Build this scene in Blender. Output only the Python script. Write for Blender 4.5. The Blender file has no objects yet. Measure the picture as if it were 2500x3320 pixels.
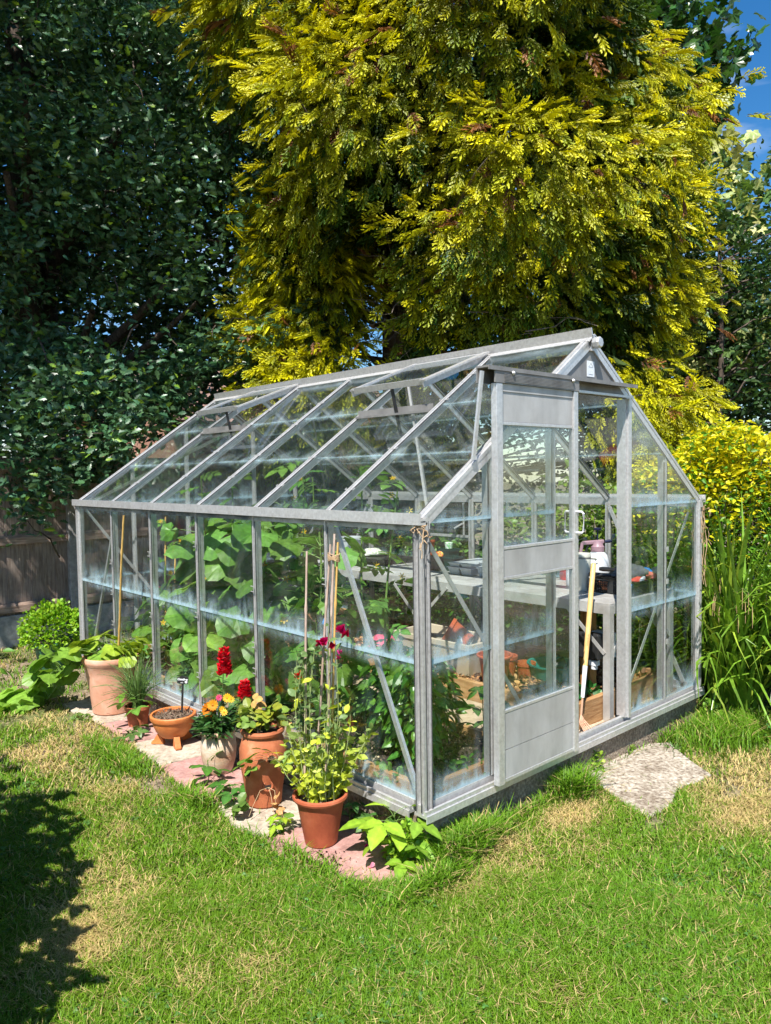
import bpy, math, random
import numpy as np
from mathutils import Vector, Matrix
R_ = math.radians
random.seed(7)
rng = np.random.default_rng(7)
scene = bpy.context.scene
COL = scene.collection

# ------------------------------------------------------------------ camera
cam_d = bpy.data.cameras.new('camera'); cam = bpy.data.objects.new('camera', cam_d); COL.objects.link(cam)
cr = Vector((0.73674077, -0.67601534, -0.01470677)); cu = Vector((0.04532341, 0.02767035, 0.99858907)); cdir = Vector((0.67465459, 0.73636785, -0.0510252))
cm = Matrix((cr, cu, -cdir)).transposed().to_4x4(); cm.translation = Vector((-2.1461099, -2.12917923, 1.41335507))
cam.matrix_world = cm
cam_d.sensor_fit = 'HORIZONTAL'; cam_d.sensor_width = 36.0; cam_d.lens = 2413.95 / 2500 * 36
cam_d.clip_start = 0.05; cam_d.clip_end = 500
scene.camera = cam
# ------------------------------------------------------------------ light
SUN_AZ = Vector((-0.84, -0.54)).normalized(); SUN_EL = R_(57)
w = bpy.data.worlds.new("World"); scene.world = w; w.use_nodes = True
nt = w.node_tree; nt.nodes.clear()
sky = nt.nodes.new('ShaderNodeTexSky'); sky.sky_type = 'NISHITA'; sky.sun_disc = False
sky.sun_elevation = SUN_EL; sky.sun_rotation = math.atan2(SUN_AZ.x, SUN_AZ.y); sky.air_density = 1.0; sky.dust_density = 0.3; sky.ozone_density = 3.0
hs = nt.nodes.new('ShaderNodeHueSaturation'); hs.inputs['Saturation'].default_value = 1.35
tc = nt.nodes.new('ShaderNodeTexCoord'); mpw = nt.nodes.new('ShaderNodeMapping'); mpw.inputs['Scale'].default_value = (1.5, 2.2, 6.0); mpw.inputs['Rotation'].default_value = (0.4, 0.2, 0.3)
nz = nt.nodes.new('ShaderNodeTexNoise'); nz.inputs['Scale'].default_value = 1.6; nz.inputs['Detail'].default_value = 7; nz.inputs['Distortion'].default_value = 0.5
rp = nt.nodes.new('ShaderNodeValToRGB'); rp.color_ramp.elements[0].position = 0.54; rp.color_ramp.elements[1].position = 0.86; rp.color_ramp.elements[1].color = (0.8, 0.8, 0.8, 1)
mxw = nt.nodes.new('ShaderNodeMixRGB'); mxw.inputs[2].default_value = (8.5, 9.0, 9.6, 1)
bg = nt.nodes.new('ShaderNodeBackground'); bg.inputs['Strength'].default_value = 0.085
ow = nt.nodes.new('ShaderNodeOutputWorld')
L = nt.links.new
L(tc.outputs['Generated'], mpw.inputs['Vector']); L(mpw.outputs[0], nz.inputs['Vector']); L(nz.outputs['Fac'], rp.inputs[0])
L(sky.outputs[0], hs.inputs['Color']); L(hs.outputs[0], mxw.inputs[1]); L(rp.outputs[0], mxw.inputs[0]); L(mxw.outputs[0], bg.inputs[0]); L(bg.outputs[0], ow.inputs[0])
sd = bpy.data.lights.new('sun', 'SUN'); sd.energy = 5.0; sd.angle = R_(0.5); sd.color = (1.0, 0.955, 0.88)
so = bpy.data.objects.new('sun', sd); COL.objects.link(so)
sv = Vector((SUN_AZ.x * math.cos(SUN_EL), SUN_AZ.y * math.cos(SUN_EL), math.sin(SUN_EL)))
so.rotation_euler = sv.to_track_quat('Z', 'Y').to_euler(); so.location = (-6, -4, 12)
scene.view_settings.view_transform = 'Standard'; scene.view_settings.look = 'None'; scene.view_settings.exposure = 1.02; scene.view_settings.gamma = 1
scene.render.engine = 'CYCLES'
cy = scene.cycles
cy.max_bounces = 10; cy.transparent_max_bounces = 48; cy.diffuse_bounces = 4; cy.glossy_bounces = 4; cy.transmission_bounces = 6
cy.use_denoising = True; cy.denoiser = 'OPENIMAGEDENOISE'; cy.denoising_input_passes = 'RGB_ALBEDO_NORMAL'
cy.use_adaptive_sampling = True; cy.adaptive_threshold = 0.02
cy.caustics_reflective = False; cy.caustics_refractive = False; cy.sample_clamp_indirect = 6

# ------------------------------------------------------------------ helpers
WL = {}
def tag(o, label=None, cat=None, group=None, kind=None):
    if label: o['label'] = label
    if cat: o['category'] = cat
    if group: o['group'] = group
    if kind: o['kind'] = kind
    return o
def E(name, label, cat, loc, group=None):
    o = bpy.data.objects.new(name, None); COL.objects.link(o); o.location = loc; o.empty_display_size = 0.1
    WL[o] = np.array(loc, float)
    return tag(o, label, cat, group)
def _link(name, me, mat, parent, origin=None):
    o = bpy.data.objects.new(name, me); COL.objects.link(o)
    for m in (mat if isinstance(mat, (list, tuple)) else [mat]): me.materials.append(m)
    if parent is not None:
        o.parent = parent; WL[o] = WL[parent]
    else:
        WL[o] = np.array(origin if origin is not None else (0, 0, 0), float); o.location = WL[o]
    return o
def trimesh(name, V, T, mat, parent=None, col=None, smooth=False, origin=None):
    V = np.asarray(V, np.float32); T = np.asarray(T, np.int32)
    off = WL[parent] if parent is not None else np.array(origin if origin is not None else (0, 0, 0), float)
    V = (V - off).astype(np.float32)
    k = T.shape[1]
    me = bpy.data.meshes.new(name)
    me.vertices.add(len(V)); me.vertices.foreach_set('co', V.ravel())
    me.loops.add(T.size); me.loops.foreach_set('vertex_index', T.ravel())
    me.polygons.add(len(T)); me.polygons.foreach_set('loop_start', np.arange(len(T), dtype=np.int32) * k)
    me.polygons.foreach_set('use_smooth', np.full(len(T), bool(smooth)))
    me.update(calc_edges=True)
    if col is not None:
        a = me.color_attributes.new('tint', 'FLOAT_COLOR', 'POINT')
        c = np.ones((len(V), 4), np.float32); c[:, :3] = col; a.data.foreach_set('color', c.ravel())
    return _link(name, me, mat, parent, origin)
class MB:
    """collects shapes into one mesh"""
    def __init__(s): s.v = []; s.f = []
    def add(s, V, F):
        n = len(s.v); s.v += [tuple(map(float, p)) for p in V]; s.f += [tuple(i + n for i in f) for f in F]; return s
    def box(s, a, b):
        x0, y0, z0 = a; x1, y1, z1 = b
        return s.add([(x0,y0,z0),(x1,y0,z0),(x1,y1,z0),(x0,y1,z0),(x0,y0,z1),(x1,y0,z1),(x1,y1,z1),(x0,y1,z1)],
                     [(3,2,1,0),(4,5,6,7),(0,1,5,4),(1,2,6,5),(2,3,7,6),(3,0,4,7)])
    def bar(s, p, q, wd, h, up=(0, 0, 1)):
        p = Vector(p); q = Vector(q); d = (q - p).normalized(); u = Vector(up)
        sx = d.cross(u)
        if sx.length < 1e-5: sx = d.cross(Vector((1, 0, 0)))
        sx.normalize(); u = sx.cross(d).normalized()
        sx *= wd / 2; u *= h / 2
        V = [p - sx - u, p + sx - u, p + sx + u, p - sx + u, q - sx - u, q + sx - u, q + sx + u, q - sx + u]
        return s.add(V, [(3,2,1,0),(4,5,6,7),(0,1,5,4),(1,2,6,5),(2,3,7,6),(3,0,4,7)])
    def prism(s, poly, nvec, th):
        n = len(poly); nv = Vector(nvec).normalized() * th
        A = [Vector(p) for p in poly]; B = [p + nv for p in A]
        return s.add(A + B, [tuple(range(n))[::-1], tuple(range(n, 2 * n))] + [(i, (i + 1) % n, n + (i + 1) % n, n + i) for i in range(n)])
    def tube(s, pts, r, k=6, caps=True):
        V, Q = tube_np(pts, r, k)
        F = [tuple(q) for q in Q]
        if caps: F += [tuple(range(k))[::-1], tuple(range(len(V) - k, len(V)))]
        return s.add(V, F)
    def lathe(s, prof, c=(0, 0, 0), k=28, ax=None, wob=0.0):
        """prof list of (r, z); closed if it starts and ends on r=0"""
        V = []; F = []; c = Vector(c)
        M = Vector(ax).to_track_quat('Z', 'Y').to_matrix() if ax is not None else Matrix.Identity(3)
        for j, (r, z) in enumerate(prof):
            for i in range(k):
                t = 2 * math.pi * i / k; rr = r * (1 + wob * math.sin(3 * t + z * 20))
                V.append(c + M @ Vector((rr * math.cos(t), rr * math.sin(t), z)))
        for j in range(len(prof) - 1):
            for i in range(k):
                F.append((j * k + i, j * k + (i + 1) % k, (j + 1) * k + (i + 1) % k, (j + 1) * k + i))
        if prof[0][0] > 1e-6: F.append(tuple(range(k))[::-1])
        if prof[-1][0] > 1e-6: n = (len(prof) - 1) * k; F.append(tuple(range(n, n + k)))
        return s.add(V, F)
    def build(s, name, mat, parent=None, smooth=False, bevel=0.0, origin=None, angle=35):
        off = WL[parent] if parent is not None else np.array(origin if origin is not None else (0, 0, 0), float)
        me = bpy.data.meshes.new(name)
        me.from_pydata([(a - off[0], b - off[1], c - off[2]) for a, b, c in s.v], [], s.f)
        me.validate(); me.update()
        if smooth:
            me.shade_smooth() if hasattr(me, 'shade_smooth') else None
            try: me.set_sharp_from_angle(angle=R_(angle))
            except Exception: pass
        o = _link(name, me, mat, parent, origin)
        if bevel:
            b = o.modifiers.new('bevel', 'BEVEL'); b.width = bevel; b.segments = 2; b.limit_method = 'ANGLE'; b.angle_limit = R_(40)
        return o
def tube_np(pts, r, k=6):
    P = np.asarray(pts, float); n = len(P)
    r = np.full(n, r) if np.isscalar(r) else np.asarray(r, float)
    T = np.gradient(P, axis=0); T /= np.linalg.norm(T, axis=1)[:, None] + 1e-9
    ref = np.array([0, 0, 1.0]) if abs(T[0, 2]) < 0.9 else np.array([1.0, 0, 0])
    V = []
    for i in range(n):
        a = np.cross(T[i], ref); na = np.linalg.norm(a)
        if na < 1e-3: a = np.cross(T[i], np.array([0.3, 0.9, 0.1])); na = np.linalg.norm(a)
        a /= na; b = np.cross(T[i], a)
        for j in range(k):
            t = 2 * math.pi * j / k; V.append(P[i] + r[i] * (a * math.cos(t) + b * math.sin(t)))
    Q = [(i * k + j, i * k + (j + 1) % k, (i + 1) * k + (j + 1) % k, (i + 1) * k + j) for i in range(n - 1) for j in range(k)]
    return np.array(V), np.array(Q)
def tubes(name, lst, mat, parent=None, k=5, origin=None, smooth=True):
    Vs = []; Qs = []; n = 0
    for pts, r in lst:
        V, Q = tube_np(pts, r, k); Vs.append(V); Qs.append(Q + n); n += len(V)
    return trimesh(name, np.concatenate(Vs), np.concatenate(Qs), mat, parent, smooth=smooth, origin=origin)
def nrm(a): return a / (np.linalg.norm(a, axis=-1, keepdims=True) + 1e-9)
def frames(d, n):
    y = nrm(np.asarray(d, float)); x = nrm(np.cross(y, n)); z = np.cross(x, y)
    return np.stack([x, y, z], axis=-1)
def scatter(T, Rm, P, S, C):
    """T=(v, tri, vcol); returns V, tri, col"""
    v, t, vc = T; m = len(P); n = len(v)
    V = np.einsum('mij,nj->mni', Rm, v) * np.asarray(S, float).reshape(m, 1, 1) + P[:, None, :]
    tri = (t[None] + (np.arange(m) * n)[:, None, None]).reshape(-1, 3)
    col = (np.asarray(C)[:, None, :] * vc[None, :, :] if vc.ndim == 2 and vc.shape[1] == 3 else np.repeat(np.asarray(C)[:, None, :], n, 1)).reshape(-1, 3)
    return V.reshape(-1, 3), tri, col
def cat_(parts):
    Vs, Ts, Cs = [], [], []; n = 0
    for V, T, C in parts:
        Vs.append(V); Ts.append(T + n); Cs.append(C); n += len(V)
    return np.concatenate(Vs), np.concatenate(Ts), np.concatenate(Cs)
def foliage(name, parts, mat, parent=None, smooth=False, origin=None):
    V, T, C = cat_(parts)
    return trimesh(name, V, T, mat, parent, col=C, smooth=smooth, origin=origin)
def vary(m, base, dv=0.25, dh=0.12):
    base = np.asarray(base, float)
    c = base[None] * (1 + dv * rng.uniform(-1, 1, (m, 1)))
    c[:, 0] *= 1 + dh * rng.uniform(-1, 1, m); c[:, 2] *= 1 + dh * rng.uniform(-1, 1, m)
    return np.clip(c, 0.002, 0.9)

# ---- leaf templates: (verts, tris, vertex tint)
def leaf_t(st, fold=0.25, curl=0.25, vein=1.25):
    v = []; t = []; c = []
    for (a, wd) in st:
        z = -curl * a * a
        v += [(-wd, a, z + fold * wd), (0, a, z), (wd, a, z + fold * wd)]; c += [1, vein, 1]
    for i in range(len(st) - 1):
        b = i * 3
        for k in (0, 1):
            t += [(b + k, b + k + 1, b + k + 4), (b + k, b + k + 4, b + k + 3)]
    return np.array(v, float), np.array(t), np.repeat(np.array(c, float)[:, None], 3, 1)
def palmate_t(outline, cup=0.2, rip=0.06, petiole=0.0):
    """outline (angle deg from +y, radius); base at origin"""
    v = [(0, 0, 0)]; c = [1.3]; n = len(outline)
    for f in (0.55, 1.0):
        for i, (a, r) in enumerate(outline):
            x = math.sin(R_(a)) * r * f; y = math.cos(R_(a)) * r * f + 0.0
            v.append((x, y, -cup * (r * f) ** 2 + rip * math.sin(i * 2.1) * f)); c.append(1.12 if (f < 1 and i % 2 == 0) else 1.0)
    t = []
    for i in range(n - 1):
        t += [(0, 1 + i + 1, 1 + i), (1 + i, 1 + i + 1, 1 + n + i + 1), (1 + i, 1 + n + i + 1, 1 + n + i)]
    return np.array(v, float), np.array(t), np.repeat(np.array(c, float)[:, None], 3, 1)
def join_t(lst):
    """lst of (template, 2d angle deg, scale, (x,y,z))"""
    Vs, Ts, Cs = [], [], []; n = 0
    for (v, t, c), ang, s, off in lst:
        a = R_(ang); M = np.array([[math.cos(a), math.sin(a), 0], [-math.sin(a), math.cos(a), 0], [0, 0, 1]])
        Vs.append((v * s) @ M.T + np.array(off)); Ts.append(t + n); Cs.append(c); n += len(v)
    return np.concatenate(Vs), np.concatenate(Ts), np.concatenate(Cs)
L_OVATE = leaf_t([(0, .02), (.2, .2), (.45, .27), (.75, .16), (1, .0)])
L_ROUND = leaf_t([(0, .05), (.2, .3), (.5, .42), (.8, .3), (1, .0)], .15, .15)
L_LANCE = leaf_t([(0, .03), (.3, .12), (.6, .11), (1, .0)], .3, .3)
L_OAK = leaf_t([(0, .02), (.18, .10), (.3, .2), (.4, .13), (.55, .31), (.66, .19), (.8, .27), (.9, .12), (1, .03)], .2, .15)
L_SMALL = leaf_t([(0, .03), (.4, .3), (1, .0)], .2, .1)
CUKE = palmate_t([(-165, .42), (-140, .62), (-110, .60), (-80, .78), (-55, .74), (-28, .86), (-10, .92), (0, 1.02), (10, .92), (28, .86), (55, .74), (80, .78), (110, .60), (140, .62), (165, .42)], .22, .05)
MAPLE = palmate_t([(-150, .35), (-120, .62), (-95, .50), (-75, .66), (-55, .92), (-36, .64), (-22, .74), (-12, .86), (0, 1.02), (12, .86), (22, .74), (36, .64), (55, .92), (75, .66), (95, .50), (120, .62), (150, .35)], .15, .04)
SERR = leaf_t([(0, .03), (.15, .2), (.25, .22), (.4, .33), (.48, .29), (.62, .28), (.68, .22), (.85, .13), (1, 0)], .15, .25, 1.3)
STRAW3 = join_t([(L_ROUND, 0, 1, (0, 0, 0)), (L_ROUND, 85, .9, (.04, 0, 0)), (L_ROUND, -85, .9, (-.04, 0, 0))])
RASP3 = join_t([(SERR, 0, 1, (0, .15, 0)), (SERR, 75, .85, (.02, .05, 0)), (SERR, -75, .85, (-.02, .05, 0))])
TOM = join_t([(SERR, 0, .42, (0, .6, -.12)), (SERR, 65, .40, (0, .5, -.08)), (SERR, -65, .40, (0, .47, -.08)), (SERR, 70, .36, (0, .28, -.03)), (SERR, -70, .36, (0, .25, -.03)), (SERR, 75, .2, (0, .12, 0)), (SERR, -75, .2, (0, .1, 0)), (leaf_t([(0, .012), (.7, .008)], 0, .2), 0, 1, (0, 0, 0))])
CLOVER = join_t([(L_ROUND, 0, 1, (0, 0, 0)), (L_ROUND, 120, 1, (0, 0, 0)), (L_ROUND, -120, 1, (0, 0, 0))])
def spray_t(seed):
    """flat conifer fan: axis with alternate branchlets carrying short scale-leaf fingers; golden towards the tips"""
    rs = np.random.default_rng(seed); v = []; t = []; c = []
    def finger(p, ang, ln, wd, z, tip):
        d = np.array([math.sin(ang), math.cos(ang)]); n = np.array([d[1], -d[0]]); b = len(v)
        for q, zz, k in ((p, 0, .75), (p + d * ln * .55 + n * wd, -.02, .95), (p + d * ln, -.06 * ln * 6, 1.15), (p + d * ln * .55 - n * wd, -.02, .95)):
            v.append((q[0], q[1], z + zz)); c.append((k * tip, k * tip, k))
        t.extend([(b, b + 1, b + 2), (b, b + 2, b + 3)])
    for i in range(9):
        y = .04 + i * .105 + rs.uniform(-.02, .02); s = -1 if i % 2 else 1
        ln = .40 * (1 - (y - .35) ** 2 * 1.2) * rs.uniform(.6, 1.25)
        a = s * R_(rs.uniform(24, 44)); z = -.3 * y * y; p0 = np.array([rs.uniform(-.01, .01), y]); tip = .42 + .7 * y
        for f in (.28, .56, .82):
            q = p0 + np.array([math.sin(a), math.cos(a)]) * ln * f; e = 1 if rs.random() < .5 else -1
            finger(q, a + e * R_(rs.uniform(18, 34)), ln * rs.uniform(.28, .46), .028, z - .05 * f, tip + .2 * f)
            if rs.random() < .6: finger(q, a - e * R_(rs.uniform(18, 30)), ln * rs.uniform(.22, .4), .026, z - .03 * f, tip + .2 * f)
        finger(p0, a, ln, .03, z, tip)
    finger(np.array([0, 0]), 0, 1.05, .02, -.05, 1.0)
    return np.array(v, float), np.array(t), np.array(c, float)
SPRAYS = [spray_t(i) for i in range(4)]

# ------------------------------------------------------------------ materials
MATS = {}
def new_mat(name):
    m = bpy.data.materials.new(name); m.use_nodes = True; n = m.node_tree; n.nodes.clear(); return m, n
def N(n, typ, **kw):
    x = n.nodes.new(typ)
    for k, v in kw.items():
        if k in x.inputs.keys(): x.inputs[k].default_value = v
        else: setattr(x, k, v)
    return x
def ramp(n, stops):
    r = n.nodes.new('ShaderNodeValToRGB'); e = r.color_ramp.elements
    while len(e) < len(stops): e.new(0.5)
    for i, (p, c) in enumerate(stops):
        e[i].position = p; e[i].color = (*c, 1) if len(c) == 3 else c
    return r
def surf(name, stops, scale=8.0, rough=0.6, metal=0.0, bump=0.15, bscale=None, detail=6, stretch=(1, 1, 1), spec=0.5, stops2=None, scale2=1.5, mix2=0.5, coat=0.0):
    """noise-coloured principled surface, optional second large-scale layer of stains (multiplied), bump"""
    m, n = new_mat(name); l = n.links.new
    tcn = N(n, 'ShaderNodeTexCoord'); mp = N(n, 'ShaderNodeMapping'); mp.inputs['Scale'].default_value = stretch
    l(tcn.outputs['Object'], mp.inputs['Vector'])
    nz = N(n, 'ShaderNodeTexNoise', Scale=scale, Detail=detail, Roughness=0.6); l(mp.outputs[0], nz.inputs['Vector'])
    rp = ramp(n, stops); l(nz.outputs['Fac'], rp.inputs[0]); colr = rp.outputs[0]
    if stops2:
        n2 = N(n, 'ShaderNodeTexNoise', Scale=scale2, Detail=5, Roughness=0.65, Distortion=0.4); l(tcn.outputs['Object'], n2.inputs['Vector'])
        r2 = ramp(n, stops2); l(n2.outputs['Fac'], r2.inputs[0])
        mx = N(n, 'ShaderNodeMixRGB', blend_type='MULTIPLY'); mx.inputs[0].default_value = mix2
        l(colr, mx.inputs[1]); l(r2.outputs[0], mx.inputs[2]); colr = mx.outputs[0]
    p = N(n, 'ShaderNodeBsdfPrincipled', Roughness=rough, Metallic=metal); p.inputs['Specular IOR Level'].default_value = spec
    if coat: p.inputs['Coat Weight'].default_value = coat
    l(colr, p.inputs['Base Color'])
    if bump:
        nb = N(n, 'ShaderNodeTexNoise', Scale=bscale or scale * 3, Detail=6); l(mp.outputs[0], nb.inputs['Vector'])
        b = N(n, 'ShaderNodeBump', Strength=bump, Distance=0.01); l(nb.outputs['Fac'], b.inputs['Height']); l(b.outputs[0], p.inputs['Normal'])
    o = N(n, 'ShaderNodeOutputMaterial'); l(p.outputs[0], o.inputs[0]); MATS[name] = m
    return m
def leafmat(name, rough=0.42, trans=0.35, tmul=(1.25, 1.2, 0.6), noise=0.25, spec=0.4):
    """foliage: colour of each leaf from its 'tint' attribute, slightly mottled, light passing through"""
    m, n = new_mat(name); l = n.links.new
    a = N(n, 'ShaderNodeAttribute', attribute_name='tint')
    tcn = N(n, 'ShaderNodeTexCoord'); nz = N(n, 'ShaderNodeTexNoise', Scale=40.0, Detail=3); l(tcn.outputs['Object'], nz.inputs['Vector'])
    rp = ramp(n, [(0.3, (1 - noise,) * 3), (0.7, (1 + noise * 0.6,) * 3)]); l(nz.outputs['Fac'], rp.inputs[0])
    mx = N(n, 'ShaderNodeMixRGB', blend_type='MULTIPLY'); mx.inputs[0].default_value = 1; l(a.outputs['Color'], mx.inputs[1]); l(rp.outputs[0], mx.inputs[2])
    p = N(n, 'ShaderNodeBsdfPrincipled', Roughness=rough); p.inputs['Specular IOR Level'].default_value = spec; l(mx.outputs[0], p.inputs['Base Color'])
    m2 = N(n, 'ShaderNodeMixRGB', blend_type='MULTIPLY'); m2.inputs[0].default_value = 1; m2.inputs[2].default_value = (*tmul, 1); l(mx.outputs[0], m2.inputs[1])
    tr = N(n, 'ShaderNodeBsdfTranslucent'); l(m2.outputs[0], tr.inputs[0])
    ms = N(n, 'ShaderNodeMixShader'); ms.inputs[0].default_value = trans; l(p.outputs[0], ms.inputs[1]); l(tr.outputs[0], ms.inputs[2])
    o = N(n, 'ShaderNodeOutputMaterial'); l(ms.outputs[0], o.inputs[0]); MATS[name] = m
    return m
ALU = surf('aluminium', [(0.3, (.50, .495, .49)), (0.52, (.60, .595, .595)), (0.75, (.69, .685, .68))], 60, 0.36, 0.55, 0.1, 200, stops2=[(0.32, (.55, .50, .46)), (0.5, (1, 1, 1))], scale2=16, mix2=0.22)
ALUD = surf('weathered_aluminium', [(0.3, (.17, .16, .155)), (0.6, (.26, .25, .24)), (0.8, (.34, .33, .32))], 10, 0.5, 0.35, 0.12, 160, stretch=(1, 1, .4))
ALUP = surf('grey_panel', [(0.25, (.36, .355, .35)), (0.55, (.47, .465, .46)), (0.8, (.56, .555, .55))], 9, 0.5, 0.25, 0.08, 220, stretch=(1, 1, .25), stops2=[(0.3, (.72, .70, .67)), (0.65, (1, 1, 1))], scale2=3, mix2=0.8)
ALUS = surf('bench_aluminium', [(0.3, (.40, .40, .39)), (0.6, (.54, .54, .53)), (0.8, (.62, .62, .61))], 6, 0.45, 0.3, 0.08, 120, stops2=[(0.3, (.55, .48, .42)), (0.55, (1, 1, 1))], scale2=4, mix2=0.6)
CONC = surf('plinth_concrete', [(0.3, (.11, .085, .06)), (0.5, (.26, .20, .145)), (0.65, (.38, .31, .23)), (0.8, (.52, .46, .38))], 70, 0.9, 0, 0.9, 75, stops2=[(0.35, (.5, .46, .42)), (0.6, (1, 1, 1))], scale2=4, mix2=0.7)
CONCF = surf('fence_concrete', [(0.3, (.26, .25, .245)), (0.6, (.40, .39, .38)), (0.8, (.48, .47, .455))], 22, 0.9, 0, 0.35, 60, stops2=[(0.3, (.5, .48, .46)), (0.6, (1, 1, 1))], scale2=2.5, mix2=0.7)
SLABC = surf('old_concrete', [(0.30, (.08, .06, .045)), (0.42, (.27, .22, .165)), (0.56, (.42, .37, .30)), (0.74, (.58, .54, .47))], 55, 0.92, 0, 0.8, 85, stops2=[(0.36, (.45, .38, .32)), (0.55, (1, 1, 1))], scale2=5, mix2=0.65)
SLABP = surf('pink_slab', [(0.3, (.30, .16, .145)), (0.55, (.44, .245, .22)), (0.8, (.53, .33, .30))], 45, 0.9, 0, 0.3, 90, stops2=[(0.34, (.52, .48, .45)), (0.58, (1, 1, 1))], scale2=6, mix2=0.75)
SLABB = surf('buff_slab', [(0.3, (.28, .235, .185)), (0.55, (.47, .40, .32)), (0.8, (.58, .51, .43))], 40, 0.9, 0, 0.35, 90, stops2=[(0.34, (.55, .5, .46)), (0.58, (1, 1, 1))], scale2=6, mix2=0.75)
def terra(name, a, b, c, stain=(.75, .62, .55), mix=0.6, rough=0.75):
    return surf(name, [(0.3, a), (0.55, b), (0.72, c), (0.84, (.62, .44, .34))], 10, rough, 0, 0.12, 120, stops2=[(0.35, stain), (0.6, (1, 1, 1))], scale2=7, mix2=mix)
T_RED = terra('terracotta', (.30, .062, .022), (.40, .095, .038), (.48, .145, .07))
T_STRAW = terra('aged_terracotta', (.36, .10, .04), (.48, .155, .065), (.58, .24, .13), (.6, .42, .34))
T_PINK = terra('pale_terracotta', (.55, .27, .17), (.66, .355, .245), (.72, .44, .33), (.85, .72, .62))
T_WHITE = surf('limed_terracotta', [(0.3, (.50, .27, .15)), (0.5, (.62, .46, .34)), (0.7, (.72, .66, .58))], 6, 0.85, 0, 0.2, 80, stretch=(1, 1, 2.2), stops2=[(0.3, (.6, .52, .42)), (0.6, (1, 1, 1))], scale2=5, mix2=0.6)
T_BOWL = terra('orange_terracotta', (.46, .13, .03), (.58, .19, .05), (.64, .26, .09), (.85, .72, .62), .5, .6)
T_PLAS = terra('brown_plastic', (.36, .075, .03), (.43, .10, .042), (.47, .12, .055), (.9, .85, .8), .4, .42)
GREENP = surf('green_plastic', [(0.3, (.02, .09, .05)), (0.7, (.035, .14, .08))], 8, 0.45, 0, 0.05)
DGREEN = surf('dark_green_plastic', [(0.3, (.008, .035, .03)), (0.7, (.015, .06, .05))], 8, 0.4, 0, 0.03)
BLACKP = surf('black_plastic', [(0.3, (.012, .012, .013)), (0.7, (.03, .03, .03))], 12, 0.4, 0, 0.05)
TANP = surf('tan_plastic', [(0.3, (.46, .38, .28)), (0.7, (.56, .48, .37))], 5, 0.5, 0, 0.04)
CREAM = surf('cream_enamel', [(0.3, (.62, .60, .52)), (0.7, (.68, .66, .58))], 5, 0.35, 0, 0.02)
WHITEP = surf('white_plastic', [(0.3, (.70, .70, .74)), (0.7, (.80, .80, .82))], 5, 0.35, 0, 0.02)
MAUVE = surf('mauve_plastic', [(0.3, (.34, .20, .24)), (0.7, (.40, .26, .29))], 5, 0.4, 0, 0.02)
REDP = surf('red_plastic', [(0.3, (.55, .012, .012)), (0.7, (.65, .03, .02))], 5, 0.35, 0, 0.02)
GCAP = surf('green_cap', [(0.3, (.01, .26, .06)), (0.7, (.02, .33, .08))], 5, 0.35, 0, 0.02)
BLUEP = surf('blue_plastic', [(0.3, (.02, .16, .5)), (0.7, (.04, .26, .62))], 5, 0.4, 0, 0.02)
CLEARP = surf('cloudy_plastic', [(0.3, (.40, .43, .45)), (0.7, (.58, .61, .63))], 9, 0.3, 0, 0.1)
GREYCL = surf('grey_cloth', [(0.3, (.06, .065, .075)), (0.7, (.15, .155, .17))], 14, 0.85, 0, 0.3)
ORNG = surf('orange_plastic', [(0.3, (.65, .16, .05)), (0.7, (.72, .25, .1))], 6, 0.45, 0, 0.03)
PINKP = surf('pink_plastic', [(0.3, (.6, .05, .13)), (0.7, (.72, .12, .22))], 18, 0.3, 0, 0.3)
def wood(name, a, b, c, rough=0.7, stretch=(14, 14, 1.2), bump=0.3, stain=(.5, .42, .36), mix=.6):
    return surf(name, [(0.28, a), (0.5, b), (0.75, c)], 5, rough, 0, bump, 9, stretch=stretch, stops2=[(0.35, stain), (0.6, (1, 1, 1))], scale2=2.6, mix2=mix)
W_FENCE = wood('fence_wood', (.16, .115, .09), (.31, .24, .20), (.42, .345, .295), .85)
W_RAIL = wood('fence_rail_wood', (.16, .105, .08), (.32, .23, .18), (.46, .36, .30), .85, (1.2, 14, 14))
W_BED = wood('bed_timber', (.30, .155, .055), (.45, .26, .11), (.55, .35, .17), .7, (14, 1.2, 14))
W_BEDX = wood('bed_timber_across', (.26, .125, .045), (.40, .22, .09), (.50, .31, .15), .7, (1.2, 14, 14))
W_POST = wood('post_timber', (.32, .13, .025), (.46, .215, .05), (.55, .30, .09), .65)
W_HAND = wood('handle_wood', (.60, .36, .12), (.70, .45, .17), (.75, .52, .23), .4, mix=.25)
BAMBOO = wood('bamboo_old', (.36, .255, .19), (.48, .36, .29), (.57, .46, .39), .6, (20, 20, 3))
BAMBOOY = wood('bamboo_yellow', (.52, .30, .08), (.64, .40, .12), (.70, .48, .18), .45, (20, 20, 3), mix=.3)
BARK = surf('bark', [(0.3, (.025, .018, .013)), (0.5, (.075, .055, .042)), (0.75, (.15, .115, .09))], 9, 0.95, 0, 1.0, 14, stretch=(4, 4, 1))
BARKR = surf('cypress_bark', [(0.3, (.10, .06, .045)), (0.5, (.24, .16, .12)), (0.75, (.38, .28, .23))], 7, 0.95, 0, 1.0, 12, stretch=(5, 5, .7))
TWIG = surf('twig', [(0.3, (.10, .075, .06)), (0.7, (.24, .20, .17))], 20, 0.9, 0, 0.2)
SOIL = surf('soil', [(0.3, (.018, .012, .008)), (0.5, (.055, .038, .026)), (0.7, (.10, .075, .055)), (0.82, (.22, .18, .13))], 60, 0.95, 0, 1.0, 50)
COMPOST = surf('dry_compost', [(0.3, (.06, .04, .028)), (0.5, (.15, .105, .075)), (0.75, (.26, .20, .15))], 70, 0.95, 0, 1.0, 60)
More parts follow.
